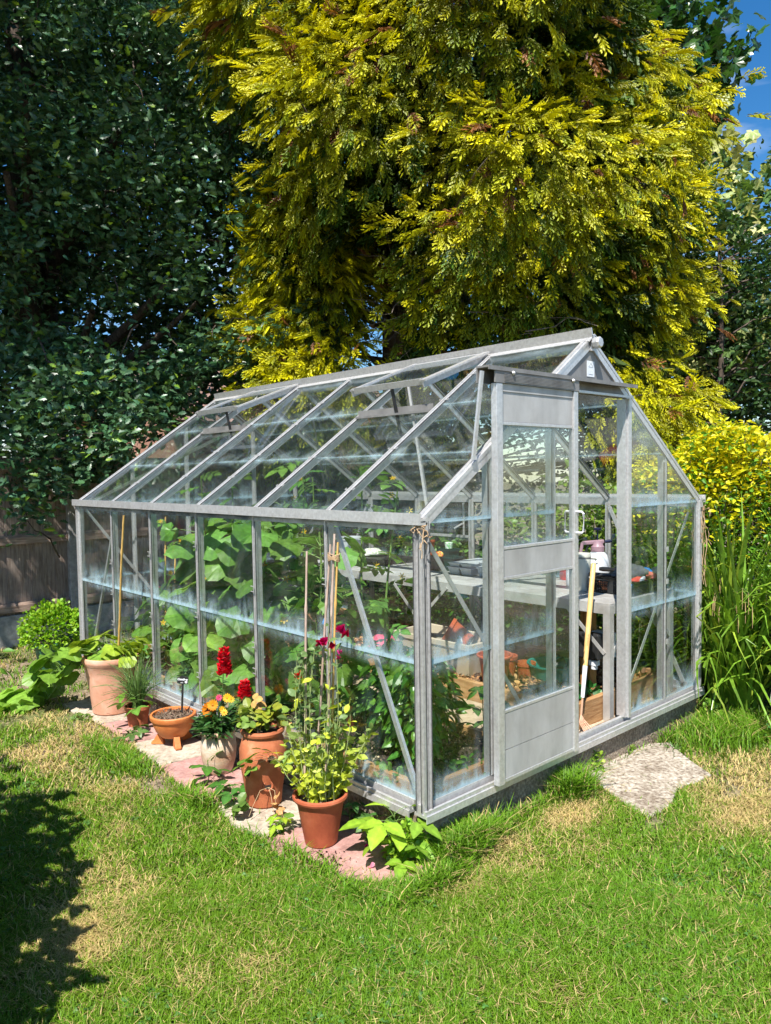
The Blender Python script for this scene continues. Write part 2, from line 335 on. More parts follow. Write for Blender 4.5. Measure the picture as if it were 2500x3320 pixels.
SAND = surf('sandy_board', [(0.3, (.30, .22, .14)), (0.55, (.42, .33, .22)), (0.8, (.50, .41, .29))], 12, 0.85, 0, 0.25, 90, stops2=[(0.3, (.6, .5, .4)), (0.5, (1, 1, 1))], scale2=5, mix2=.5)
GRAVEL = surf('gravel', [(0.3, (.20, .14, .09)), (0.5, (.45, .36, .26)), (0.75, (.62, .54, .43))], 90, 0.9, 0, 1.0, 100)
GROOVE_SHADE = surf('groove_shade', [(0.3, (.03, .03, .03)), (0.7, (.07, .07, .07))], 8, 0.6)  # dark tone standing in for shade in the bar grooves
PAPER = surf('paper', [(0.3, (.62, .66, .70)), (0.7, (.70, .74, .78))], 5, 0.8, bump=0)
INK = surf('grey_ink', [(0.3, (.42, .46, .5)), (0.7, (.46, .5, .54))], 5, 0.8, bump=0)
WINK = surf('white_ink', [(0.3, (.75, .78, .82)), (0.7, (.82, .84, .86))], 5, 0.7, bump=0)
PINKINK = surf('brown_ink', [(0.3, (.45, .28, .12)), (0.7, (.5, .32, .15))], 5, 0.7, bump=0)
STRING = surf('twine_fibre', [(0.3, (.32, .20, .10)), (0.7, (.50, .36, .22))], 60, 0.9)
STEM = surf('green_stem', [(0.3, (.09, .17, .03)), (0.7, (.17, .27, .06))], 12, 0.5, bump=.05)
STEMD = surf('dark_stem', [(0.3, (.05, .08, .02)), (0.7, (.11, .13, .045))], 12, 0.6, bump=.05)
STEMS = surf('dry_stem', [(0.3, (.38, .25, .12)), (0.7, (.55, .42, .25))], 12, 0.7, bump=.05)
TILE = surf('roof_tile', [(0.3, (.13, .075, .055)), (0.55, (.22, .13, .10)), (0.8, (.30, .20, .16))], 12, 0.85, 0, 0.4)
BRICK = surf('brick_wall', [(0.3, (.25, .12, .08)), (0.7, (.36, .2, .14))], 9, 0.85)
LEAF = leafmat('leaf'); LEAFG = leafmat('glossy_leaf', 0.3, 0.25, spec=0.5); CONIF = leafmat('conifer_leaf', 0.5, 0.3, (1.2, 1.1, .5), .15)
OAKL = leafmat('oak_leaf', 0.36, 0.22, spec=0.5); GRASSM = leafmat('grass_blade', 0.5, 0.3, (1.15, 1.15, .6), .1, .3); PETAL = leafmat('petal', 0.5, 0.35, (1.1, .9, .9), .12, .3)
DEADL = leafmat('dry_leaf', .8, .15, (1.1, 1, .8), .25, .1)
def glass_mat(name, zdirt=True, dirt=0.6, haze=0.0):
    """thin greenhouse glass with lime scale left by running water along the pane's top and bottom edges"""
    m, n = new_mat(name); l = n.links.new
    tcn = N(n, 'ShaderNodeTexCoord'); sp = N(n, 'ShaderNodeSeparateXYZ'); l(tcn.outputs['Generated'], sp.inputs[0])
    def edge(lo_w, hi_w):
        a = N(n, 'ShaderNodeMapRange', interpolation_type='SMOOTHSTEP'); l(sp.outputs['Z'], a.inputs[0]); a.inputs[1].default_value = lo_w; a.inputs[2].default_value = 0.0; a.inputs[3].default_value = 0; a.inputs[4].default_value = 1
        b = N(n, 'ShaderNodeMapRange', interpolation_type='SMOOTHSTEP'); l(sp.outputs['Z'], b.inputs[0]); b.inputs[1].default_value = 1 - hi_w; b.inputs[2].default_value = 1.0; b.inputs[3].default_value = 0; b.inputs[4].default_value = 1
        c = N(n, 'ShaderNodeMath', operation='MAXIMUM'); l(a.outputs[0], c.inputs[0]); l(b.outputs[0], c.inputs[1]); return c
    e1 = edge(0.26, 0.13); e2 = edge(0.06, 0.04)
    mp = N(n, 'ShaderNodeMapping'); mp.inputs['Scale'].default_value = (13, 13, 4.0); l(tcn.outputs['Object'], mp.inputs[0])
    nz = N(n, 'ShaderNodeTexNoise', Scale=1.0, Detail=6, Roughness=0.65); l(mp.outputs[0], nz.inputs['Vector'])
    nl = N(n, 'ShaderNodeTexNoise', Scale=3.2, Detail=5, Distortion=1.0); l(tcn.outputs['Object'], nl.inputs['Vector'])
    r1 = ramp(n, [(0.38, (0, 0, 0)), (0.68, (1, 1, 1))]); l(nz.outputs['Fac'], r1.inputs[0])
    r2 = ramp(n, [(0.50, (0, 0, 0)), (0.75, (1, 1, 1))]); l(nl.outputs['Fac'], r2.inputs[0])
    def mul(a, b):
        x = N(n, 'ShaderNodeMath', operation='MULTIPLY'); l(a, x.inputs[0])
        if isinstance(b, float): x.inputs[1].default_value = b
        else: l(b, x.inputs[1])
        return x.outputs[0]
    def add(a, b):
        x = N(n, 'ShaderNodeMath', operation='ADD', use_clamp=True); l(a, x.inputs[0])
        if isinstance(b, float): x.inputs[1].default_value = b
        else: l(b, x.inputs[1])
        return x.outputs[0]
    nb_ = N(n, 'ShaderNodeTexNoise', Scale=5.0, Detail=6, Roughness=.7); l(tcn.outputs['Object'], nb_.inputs['Vector'])
    r3 = ramp(n, [(0.36, (.12, .12, .12)), (0.58, (1, 1, 1))]); l(nb_.outputs['Fac'], r3.inputs[0])
    f = mul(mul(e1.outputs[0], r1.outputs[0]), r3.outputs[0]); f = add(f, mul(mul(e2.outputs[0], 0.85), r3.outputs[0])); f = mul(f, dirt)
    f = add(f, mul(mul(r2.outputs[0], r1.outputs[0]), 0.10 * dirt)); f = add(f, haze)
    tr = N(n, 'ShaderNodeBsdfTransparent'); tr.inputs[0].default_value = (.965, .985, .978, 1)
    gl = N(n, 'ShaderNodeBsdfGlossy', Roughness=0.015); gl.inputs[0].default_value = (1, 1, 1, 1)
    lw = N(n, 'ShaderNodeLayerWeight', Blend=0.5); pw = N(n, 'ShaderNodeMath', operation='POWER'); l(lw.outputs['Facing'], pw.inputs[0]); pw.inputs[1].default_value = 4.5
    fr = N(n, 'ShaderNodeMath', operation='MULTIPLY_ADD', use_clamp=True); l(pw.outputs[0], fr.inputs[0]); fr.inputs[1].default_value = 0.9; fr.inputs[2].default_value = 0.04
    m1 = N(n, 'ShaderNodeMixShader'); l(fr.outputs[0], m1.inputs[0]); l(tr.outputs[0], m1.inputs[1]); l(gl.outputs[0], m1.inputs[2])
    df = N(n, 'ShaderNodeBsdfDiffuse'); df.inputs[0].default_value = (.60, .76, .84, 1)
    tl = N(n, 'ShaderNodeBsdfTranslucent'); tl.inputs[0].default_value = (.52, .72, .82, 1)
    md = N(n, 'ShaderNodeMixShader'); md.inputs[0].default_value = .4; l(df.outputs[0], md.inputs[1]); l(tl.outputs[0], md.inputs[2])
    m2 = N(n, 'ShaderNodeMixShader'); l(f, m2.inputs[0]); l(m1.outputs[0], m2.inputs[1]); l(md.outputs[0], m2.inputs[2])
    o = N(n, 'ShaderNodeOutputMaterial'); l(m2.outputs[0], o.inputs[0]); return m
GLASS = glass_mat('limescaled_glass', dirt=.72, haze=.0); GLASSR = glass_mat('roof_glass', dirt=0.22, haze=0.008); GLASSC = glass_mat('clean_glass', dirt=.25, haze=.004)
# ================================================================== setting: ground, lawn
GZ = -0.17
def vnoise(x, y, s, seed=0):
    """smooth value noise, numpy"""
    rs = np.random.default_rng(seed); G = rs.random((64, 64))
    x = np.asarray(x) * s + 31.7; y = np.asarray(y) * s + 17.3
    xi = np.floor(x).astype(int); yi = np.floor(y).astype(int); fx = x - xi; fy = y - yi
    fx = fx * fx * (3 - 2 * fx); fy = fy * fy * (3 - 2 * fy)
    g = lambda i, j: G[i % 64, j % 64]
    return (g(xi, yi) * (1 - fx) + g(xi + 1, yi) * fx) * (1 - fy) + (g(xi, yi + 1) * (1 - fx) + g(xi + 1, yi + 1) * fx) * fy
def ground_z(x, y):
    x = np.asarray(x, float); y = np.asarray(y, float)
    return GZ - 0.03 * np.clip((x - 0.3) / 2.2, 0, 1) * np.clip(1 - y, 0, 1) + 0.03 * (vnoise(x, y, .9, 3) - .5) * np.clip((np.hypot(x - 1.2, y - 1.5) - 2.5) / 1.5, 0, 1)
mg, n = new_mat('lawn_soil'); l = n.links.new
tcn = N(n, 'ShaderNodeTexCoord'); nz = N(n, 'ShaderNodeTexNoise', Scale=35.0, Detail=8); l(tcn.outputs['Object'], nz.inputs['Vector'])
n2 = N(n, 'ShaderNodeTexNoise', Scale=1.3, Detail=4); l(tcn.outputs['Object'], n2.inputs['Vector'])
ra = ramp(n, [(0.3, (.05, .035, .022)), (0.5, (.20, .145, .10)), (0.72, (.36, .28, .2))]); rb = ramp(n, [(0.3, (.035, .03, .012)), (0.5, (.09, .11, .025)), (0.72, (.24, .21, .075))])
l(nz.outputs['Fac'], ra.inputs[0]); l(nz.outputs['Fac'], rb.inputs[0]); rc = ramp(n, [(0.42, (0, 0, 0)), (0.6, (1, 1, 1))]); l(n2.outputs['Fac'], rc.inputs[0])
mx = N(n, 'ShaderNodeMixRGB'); l(rc.outputs[0], mx.inputs[0]); l(ra.outputs[0], mx.inputs[1]); l(rb.outputs[0], mx.inputs[2])
p = N(n, 'ShaderNodeBsdfPrincipled', Roughness=0.95); l(mx.outputs[0], p.inputs['Base Color'])
b = N(n, 'ShaderNodeBump', Strength=0.8, Distance=0.02); l(nz.outputs['Fac'], b.inputs['Height']); l(b.outputs[0], p.inputs['Normal'])
o = N(n, 'ShaderNodeOutputMaterial'); l(p.outputs[0], o.inputs[0])
gx = np.concatenate([[-90, -40, -20, -10], np.arange(-6, 7.01, .2), [10, 20, 40, 90]]); gy = gx.copy()
XX, YY = np.meshgrid(gx, gy, indexing='ij'); ZZ = ground_z(XX, YY)
nn = len(gx); idx = np.arange(nn * nn).reshape(nn, nn)
Q = np.stack([idx[:-1, :-1], idx[1:, :-1], idx[1:, 1:], idx[:-1, 1:]], -1).reshape(-1, 4)
g = trimesh('ground', np.stack([XX, YY, ZZ], -1).reshape(-1, 3), Q, mg, smooth=True); tag(g, 'garden ground of bare soil under the lawn', 'ground', kind='structure')

def inside_poly(x, y, poly):
    r = np.zeros(len(x), bool); j = len(poly) - 1
    for i in range(len(poly)):
        xi, yi = poly[i]; xj, yj = poly[j]
        c = ((yi > y) != (yj > y)) & (x < (xj - xi) * (y - yi) / (yj - yi + 1e-12) + xi); r ^= c; j = i
    return r
DOORSLAB = [(1.203, -0.004), (1.402, -0.004), (1.583, -0.004), (1.818, -0.021), (1.923, -0.094), (1.757, -0.296), (1.643, -0.465), (1.48, -0.451), (1.359, -0.425), (1.148, -0.494), (1.055, -0.485), (0.974, -0.471), (0.988, -0.406), (1.032, -0.297), (1.1, -0.156)]
SLABS = [  # polygon, material, label
    ([(-.02, -.10), (-.19, -.13), (-.37, .02), (-.45, .2), (-.46, .42), (-.42, .565), (-.02, .545)], SLABP, 'pink paving slab nearest the camera, under the terracotta pot with sweet peas'),
    ([(-.42, .575), (-.46, .75), (-.41, 1.0), (-.02, .985), (-.02, .555)], SLABB, 'buff paving slab under the strawberry jar'),
    ([(-.41, 1.01), (-.42, 1.3), (-.37, 1.66), (-.02, 1.625), (-.02, .995)], SLABP, 'pink paving slab under the limed pot of snapdragons'),
    ([(-.37, 1.67), (-.36, 1.9), (-.34, 2.1), (-.02, 2.07), (-.02, 1.635)], SLABB, 'buff paving slab under the footed terracotta bowl'),
    ([(-.34, 2.11), (-.33, 2.58), (-.02, 2.55), (-.02, 2.08)], SLABP, 'pink paving slab under the small pot of chives'),
    ([(-.33, 2.59), (-.37, 2.95), (-.36, 3.2), (-.02, 3.2), (-.02, 2.56)], SLABB, 'buff paving slab under the big pale terracotta pot')]
for poly, mat, lab in SLABS:
    b = MB().prism([(x, y, GZ - .04) for x, y in poly], (0, 0, 1), .05); c = np.mean(poly, axis=0)
    tag(b.build('paving_slab', mat, None, bevel=.006, origin=(c[0], c[1], GZ)), lab, 'paving slab', 'slabs along the greenhouse side')
b = MB().prism([(x, y, GZ - .08) for x, y in DOORSLAB], (0, 0, 1), .085)
tag(b.build('concrete_slab', SLABC, None, bevel=.008, origin=(1.4, -.25, GZ)), 'rough worn concrete slab set in the lawn before the greenhouse doorway', 'slab')

# lawn: every blade a bent strip; straw where the turf has dried out
camxy = np.array([-2.146, -2.129])
def lawn_pts(m, r0, r1):
    az = rng.uniform(R_(47.5 - 44), R_(47.5 + 40), m); r = np.sqrt(rng.uniform(r0 ** 2, r1 ** 2, m))
    return camxy[0] + r * np.cos(az), camxy[1] + r * np.sin(az)
def lawn_ok(x, y):
    ok = ~((x > -.04) & (x < 2.5) & (y > -.04) & (y < 3.76))
    strip = (x > -.42 - .04 * vnoise(x, y, 6, 9)) & (x < 0) & (y > -.02 + .2 * vnoise(x, y, 5, 5)) & (y < 3.1)
    for poly, _, _ in SLABS: ok &= ~(inside_poly(x, y, poly) & (rng.random(len(x)) < .985))
    ok &= ~(inside_poly(x, y, DOORSLAB) & (rng.random(len(x)) < .985)); ok &= ~(strip & (x > -.3))
    return ok & (y < 6.4)
def dryness(x, y):
    d = vnoise(x, y, 1.6, 1) * .5 + vnoise(x, y, 4.5, 2) * .35 + vnoise(x, y, 14, 4) * .15
    def blob(cx, cy, rx, ry, a): return a * np.exp(-(((x - cx) / rx) ** 2 + ((y - cy) / ry) ** 2))
    d = d + blob(-.75, 2.3, .45, .5, .32) + blob(-.6, 1.5, .25, .2, .3) + blob(-.4, 3.1, .4, .3, .35) + blob(.25, -.25, .35, .16, .2) + blob(.78, -.2, .2, .1, .38) + blob(2.1, -.45, .3, .3, .28) + blob(1.8, -.7, .3, .2, .2) + blob(-.3, -.9, .12, .1, .25) + blob(-.8, -.25, .2, .15, .1) + blob(-1.3, .4, .2, .2, .12) + blob(-.15, -.75, .25, .2, .1)
    d = d - blob(.1, -1.0, .5, .4, .16) - blob(.6, -.8, .4, .3, .2) - blob(-.5, 1.9, .13, .3, .25) - blob(1.1, -1.2, .6, .4, .12)
    return d
BARE = lambda x, y: np.maximum.reduce([np.exp(-(((x - a) / r) ** 2 + ((y - b) / s) ** 2)) for a, b, r, s in ((-.50, 1.45, .15, .22), (-.42, 2.85, .12, .25), (2.05, -.02, .28, .1), (1.5, -.62, .12, .06), (-.05, -.14, .1, .08), (-.62, 3.05, .3, .12), (.95, -.52, .1, .05))])
def make_blades(x, y, hscale=1.0, wscale=1.0, dry=None):
    m = len(x); d = dryness(x, y) if dry is None else dry
    isdry = rng.random(m) < np.clip((d - .50) * 2.4, .08, .85)
    h = rng.uniform(.016, .042, m) * hscale * (1.1 - .45 * np.clip(d, 0, 1)); wd = rng.uniform(.0011, .0021, m) * wscale
    az = rng.uniform(0, 2 * np.pi, m); ln = rng.uniform(.25, 1.5, m); ln[isdry] += .6
    dx = np.cos(az); dy = np.sin(az); px = -dy * wd; py = dx * wd
    z = ground_z(x, y)
    lean = h * ln
    V = np.zeros((m, 5, 3))
    V[:, 0] = np.stack([x - px, y - py, z], 1); V[:, 1] = np.stack([x + px, y + py, z], 1)
    mxx = x + dx * lean * .35; myy = y + dy * lean * .35
    V[:, 2] = np.stack([mxx - px * .8, myy - py * .8, z + h * .65], 1); V[:, 3] = np.stack([mxx + px * .8, myy + py * .8, z + h * .65], 1)
    V[:, 4] = np.stack([x + dx * lean, y + dy * lean, z + h], 1)
    T = np.array([(0, 1, 3), (0, 3, 2), (2, 3, 4)])[None] + (np.arange(m) * 5)[:, None, None]
    gcol = np.array([.105, .25, .012]); scol = np.array([.52, .40, .17])
    t = rng.random(m)
    C = gcol[None] * (1 + .45 * (t[:, None] - .5)); C[:, 0] *= 1 + .7 * np.clip(d - .25, 0, 1) + .2 * rng.random(m)
    S = scol[None] * (1 + .5 * (rng.random(m)[:, None] - .5)); C = np.where(isdry[:, None], S, C)
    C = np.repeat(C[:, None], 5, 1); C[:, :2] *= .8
    return V.reshape(-1, 3), T.reshape(-1, 3), C.reshape(-1, 3)
parts = []
for m, r0, r1, ws, hs_ in ((185000, 1.9, 2.9, 1.0, 1), (185000, 2.7, 4.0, 1.25, 1), (112000, 3.8, 5.6, 1.7, 1.05), (45000, 5.4, 8.6, 2.4, 1.15)):
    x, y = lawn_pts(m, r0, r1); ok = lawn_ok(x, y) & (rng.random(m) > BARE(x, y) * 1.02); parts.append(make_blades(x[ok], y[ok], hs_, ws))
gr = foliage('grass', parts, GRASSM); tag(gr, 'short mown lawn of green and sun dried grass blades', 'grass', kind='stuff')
# long tufts along the plinth and slab edges
parts = []
for cx, cy, rx, ry, m, h in ((.18, -.10, .16, .05, 1500, 3.2), (.08, -.12, .1, .06, 900, 2.6), (.93, -.10, .09, .06, 650, 4), (.6, -.06, .3, .03, 350, 1.8), (2.35, -.25, .3, .2, 3500, 3.2), (2.8, -.75, .35, .3, 4500, 3.4), (-.08, -.2, .12, .05, 700, 2), (1.62, -.03, .3, .02, 100, 2), (-.5, 1.95, .06, .3, 1600, 1.8), (-.45, 1.1, .05, .12, 500, 2), (-.42, .2, .04, .3, 500, 1.8), (-.2, -.2, .2, .03, 600, 1.8), (2.0, -.05, .1, .05, 150, 2.5)):
    x = cx + rx * rng.normal(0, .6, m); y = cy + ry * rng.normal(0, .6, m)
    ok = ~((x > -.03) & (y > -.03) & (x < 2.5) & (y < 3.75)); x, y = x[ok], y[ok]
    parts.append(make_blades(x, y, h, 1.6, np.full(len(x), .3)))
tag(foliage('long_grass', parts, GRASSM), 'long unmown grass tufts against the plinth and sedge', 'grass', kind='stuff')
# clover in the turf
m = 14000; x, y = lawn_pts(m, 1.9, 4.2); ok = lawn_ok(x, y) & (vnoise(x, y, 2.2, 11) * .6 + vnoise(x, y, 7, 12) * .4 > .54) & (dryness(x, y) < .5); x, y = x[ok], y[ok]; m = len(x)
d = np.stack([rng.normal(size=m), rng.normal(size=m), rng.normal(0, .15, m)], 1); nn_ = nrm(np.stack([rng.normal(0, .35, m), rng.normal(0, .35, m), np.ones(m)], 1))
P = np.stack([x, y, ground_z(x, y) + rng.uniform(.014, .03, m)], 1)
tag(foliage('clover', [scatter(CLOVER, frames(d, nn_), P, rng.uniform(.007, .012, m), vary(m, (.07, .165, .035), .3))], LEAF), 'patches of clover leaves in the lawn', 'clover', kind='stuff')
# straw clippings and fallen leaves lying on the lawn
m = 1000; x, y = lawn_pts(m, 1.9, 5.0); ok = lawn_ok(x, y); x, y = x[ok], y[ok]; m = len(x)
d = np.stack([rng.normal(size=m), rng.normal(size=m), rng.normal(0, .12, m)], 1); nn_ = nrm(np.stack([rng.normal(0, .2, m), rng.normal(0, .2, m), np.ones(m)], 1))
STRAWT = leaf_t([(0, .018), (.5, .022), (1, .005)], .1, .1)
tag(foliage('straw', [scatter(STRAWT, frames(d, nn_), np.stack([x, y, ground_z(x, y) + rng.uniform(.01, .03, m)], 1), rng.uniform(.018, .055, m), vary(m, (.55, .43, .2), .3))], DEADL), 'dry straw clippings scattered over the lawn', 'straw', kind='stuff')

# ================================================================== greenhouse
W, LN, H, RZ = 2.467, 3.72, 1.218, 2.075; B = .62; GX = [0, .43, .911, 1.577, 2.035, W]; MX = W / 2
gh = E('greenhouse', 'aluminium framed glass greenhouse with open roof vents and a sliding door', 'greenhouse', (0, 0, 0))
SL = Vector((MX, 0, RZ - H)); SLn = SL.length; sdir = SL.normalized()
def slope(s, y, side=0, off=0.0):
    """point s metres up the roof slope from the eave; off = out of the roof plane"""
    x = s * sdir.x - off * sdir.z; z = H + s * sdir.z + off * sdir.x
    return (x, y, z) if side == 0 else (W - x, y, z)
# plinth
b = MB()
b.box((-.005, -.005, -.34), (W + .005, .10, -.001)); b.box((-.005, LN - .10, -.34), (W + .005, LN + .005, -.001)); b.box((-.005, .10, -.34), (.10, LN - .10, -.001)); b.box((W - .10, .10, -.34), (W + .005, LN - .10, -.001))
b.build('plinth', CONC, gh)
# base sills: flat ledge + upright lip + outer drip
for (a, q, nv) in (((-.03, -.03), (W + .03, -.03), 'x'), ((-.03, LN + .03), (W + .03, LN + .03), 'x'), ((-.03, .02), (-.03, LN - .02), 'y'), ((W + .03, .02), (W + .03, LN - .02), 'y')):
    b = MB()
    if nv == 'x':
        s = 1 if a[1] < 1 else -1; y0 = a[1]
        for (u0, u1, z0, z1) in ((-.008, .06, 0, .012), (-.008, .004, .012, .03), (.02, .04, .012, .05), (-.014, -.008, -.018, .012)):
            ya, yb = sorted((y0 + s * u0, y0 + s * u1)); b.box((a[0], ya, z0), (q[0], yb, z1))
    else:
        s = 1 if a[0] < 1 else -1; x0 = a[0]
        for (u0, u1, z0, z1) in ((-.008, .06, 0, .0125), (-.008, .004, .0125, .03), (.02, .04, .0125, .05), (-.014, -.008, -.018, .0125)):
            xa, xb = sorted((x0 + s * u0, x0 + s * u1)); b.box((xa, a[1] + .031, z0), (xb, q[1] - .031, z1))
    b.build('base_sill', ALU, gh)
def upright(x, y, z0, z1, wd, dp, face, mat=ALU, name='glazing_bar'):
    """T-shaped bar: web plus two flanges; face is the outward axis"""
    b = MB(); fx, fy = face
    if fx:
        b.box((x - .006, y - wd / 2, z0), (x + .006, y + wd / 2, z1)); s = x - fx * (.006 + dp); b.box((min(s, x - fx * .006), y - .006, z0), (max(s, x - fx * .006), y + .006, z1))
        s2 = x + fx * .014; b.box((min(s2, x + fx * .006), y - wd * .22, z0), (max(s2, x + fx * .006), y + wd * .22, z1))
    else:
        b.box((x - wd / 2, y - .006, z0), (x + wd / 2, y + .006, z1)); s = y - fy * (.006 + dp); b.box((x - .006, min(s, y - fy * .006), z0), (x + .006, max(s, y - fy * .006), z1))
        s2 = y + fy * .014; b.box((x - wd * .22, min(s2, y + fy * .006), z0), (x + wd * .22, max(s2, y + fy * .006), z1))
    return b.build(name, mat, gh)
for i in range(1, 6):
    upright(0, i * B, .05, H - .02, .024, .03, (-1, 0)); upright(W, i * B, .05, H - .02, .03, .03, (1, 0))
def rz_at(x): return H + (RZ - H) * (1 - abs(x - MX) / MX)
for x in (GX[1], GX[2], GX[3], GX[4]):
    upright(x, LN, .05, rz_at(x) - .02, .03, .03, (0, 1))
for x, ww in ((GX[1], .03), (GX[2], .032), (GX[4], .032)): upright(x, 0, .05, min(rz_at(x) - .02, 1.80), ww, .03, (0, -1))
b = MB()  # right door jamb, deeper section
b.box((1.553, -.028, .05), (1.598, -.004, 1.80)); b.box((1.565, -.042, .05), (1.59, -.028, 1.80)); b.box((1.56, -.004, .05), (1.572, .03, 1.80)); b.build('door_jamb', ALU, gh)
for cx, cy, sx, sy in ((0, 0, 1, 1), (W, 0, -1, 1), (0, LN, 1, -1), (W, LN, -1, -1)):
    b = MB()
    def cb(u0, u1, v0, v1):
        xa, xb = sorted((cx + sx * u0, cx + sx * u1)); ya, yb = sorted((cy + sy * v0, cy + sy * v1)); b.box((xa, ya, .012), (xb, yb, H + .005))
    cb(-.012, .012, -.012, .012); cb(.012, .034, -.018, -.008); cb(-.018, -.008, .012, .034); cb(-.024, -.012, -.024, -.012); cb(.013, .02, -.030, -.018); cb(-.030, -.018, .013, .02)
    b.build('corner_post', ALU, gh)
# eaves gutters
for s in (0, 1):
    b = MB()
    for (u0, u1, z0, z1) in ((-.045, .0, H - .012, H - .002), (-.045, -.037, H - .002, H + .035), (-.008, .004, H - .04, H + .02), (-.037, -.008, H + .004, H + .012)):
        xa, xb = (u0, u1) if s == 0 else (W - u1, W - u0); b.box((xa, -.035, z0), (xb, LN + .035, z1))
    b.build('gutter', ALU, gh)
# rafters
for side in (0, 1):
    for i in range(7):
        y = i * B; b = MB(); sg = 1 if side == 0 else -1; up = (-sdir.z * sg, 0, sdir.x)
        if i in (0, 6):
            e = -.012 if i == 0 else .012
            b.bar(slope(.0, y, side, .012), slope(SLn - .03, y, side, .012), .042, .016, up); b.bar(slope(.02, y + e, side, -.012), slope(SLn - .03, y + e, side, -.012), .014, .03, up)
            b.bar(slope(.0, y, side, .024), slope(SLn - .03, y, side, .024), .016, .008, up)
        else:
            b.bar(slope(.0, y, side, .014), slope(SLn - .03, y, side, .014), .026, .012, up); b.bar(slope(.02, y, side, -.010), slope(SLn - .03, y, side, -.010), .010, .034, up)
            b.bar(slope(.0, y, side, .024), slope(SLn - .03, y, side, .024), .010, .008, up)
        b.build('rafter', ALU, gh)
# ridge
b = MB(); b.box((MX - .012, -.03, RZ - .05), (MX + .012, LN + .03, RZ + .03)); b.bar((MX - .014, -.03, RZ + .038), (MX - .014, LN + .03, RZ + .038), .008, .055, (-.25, 0, 1)); b.bar((MX + .03, -.03, RZ + .02), (MX + .03, LN + .03, RZ + .02), .05, .006, (.57, 0, .82)); b.bar((MX - .028, -.03, RZ + .004), (MX - .028, LN + .03, RZ + .004), .04, .006, (-.57, 0, .82))
b.build('ridge_bar', ALU, gh)
b = MB(); b.lathe([(.026, -.02), (.03, -.012), (.03, .016), (.024, .022)], (MX, -.05, RZ - .012), 8, ax=(0, -1, 0)); b.build('ridge_cap', ALU, gh, bevel=.003)
# braces
def brace(p, q, wd=.022, mat=ALU, name='brace'):
    d = (Vector(q) - Vector(p)).normalized(); b = MB(); up = (1, 0, 0) if abs(d.x) < .3 else (0, 1, 0)
    b.bar(p, q, wd, .003, up); sx = d.cross(Vector(up)).normalized() * (wd / 2 - .0015); u = Vector(up) * .0075
    b.bar(Vector(p) + sx + u, Vector(q) + sx + u, .003, .012, up); return b.build(name, mat, gh)
brace((.03, .60, 1.165), (.03, .07, .05)); brace((.03, 3.12, 1.165), (.03, 3.65, .05)); brace((W - .03, .60, 1.165), (W - .03, .07, .05)); brace((W - .03, 3.12, 1.165), (W - .03, 3.65, .05))
brace((.04, .03, 1.165), (.88, .03, .05)); brace((W - .05, .03, 1.15), (1.59, .03, .05)); brace((.04, LN - .03, 1.165), (.88, LN - .03, .05)); brace((W - .05, LN - .03, 1.15), (1.59, LN - .03, .05))
for side in (0, 1):
    for ya, yb in (((.05, 1.2), (2.52, 3.66)) if side == 0 else ((2.52, 3.66),)):
        a = slope(.10 if ya < 1 else SLn - .16, ya, side, -.035); c = slope(SLn - .16 if ya < 1 else .10, yb, side, -.035); brace(a, c, .024)
# panes
def pane(quad, mat=GLASS, parent=None, name='pane', th=.004):
    p = [Vector(q) for q in quad]; nv = (p[1] - p[0]).cross(p[2] - p[0]).normalized()
    return MB().prism(p, nv, th).build(name, mat, parent or gh)
for i in range(6):
    y0, y1 = i * B + .008, (i + 1) * B - .008
    if i == 0: y0 += .012
    if i == 5: y1 -= .012
    for x, s in ((-.003, 0), (W + .003, 1)):
        pane([(x, y0, .045), (x, y1, .045), (x, y1, .64), (x, y0, .64)])
        if s == 1 and i == 3: continue        # louvre vent here
        e = .005 if s == 0 else -.005
        pane([(x - e, y0, .625), (x - e, y1, .625), (x - e, y1, H - .01), (x - e, y0, H - .01)])
    for side in (0, 1):
        ss = [.01, .49, .96, SLn - .05]
        for k in range(3):
            if side == 0 and i in (1, 4) and k == 2: continue   # opening of the roof vent
            o_ = .006 + .004 * k; a, c = ss[k], ss[k + 1] + .015
            if side == 0 and i in (1, 4) and k == 1: c = .90
            pane([slope(a, y0, side, o_), slope(a, y1, side, o_), slope(c, y1, side, o_), slope(c, y0, side, o_)], GLASSR)
# gable panes (bays 0,1,3,4 in front, all five behind)
for yy in (-.004, LN + .004):
    for k in range(5):
        if yy < 0 and k == 2: continue
        x0, x1 = GX[k] + .008, GX[k + 1] - .008
        if k == 0: x0 += .012
        if k == 4: x1 -= .012
        for z0, z1, dy in ((.045, .64, 0), (.625, 1.225, .005), (1.21, 9, .010)):
            y_ = yy - dy if yy < 0 else yy + dy
            if z1 < 9: pane([(x0, y_, z0), (x1, y_, z0), (x1, y_, z1), (x0, y_, z1)])
            else:
                za, zb = rz_at(x0) - .015, rz_at(x1) - .015
                if yy < 0: za, zb = min(za, 1.80), min(zb, 1.80)
                if k == 2: pane([(x0, y_, z0), (x1, y_, z0), (x1, y_, za), (MX, y_, RZ - .03), (x0, y_, zb)])
                else: pane([(x0, y_, z0), (x1, y_, z0), (x1, y_, max(zb, z0 + .005)), (x0, y_, max(za, z0 + .005))])
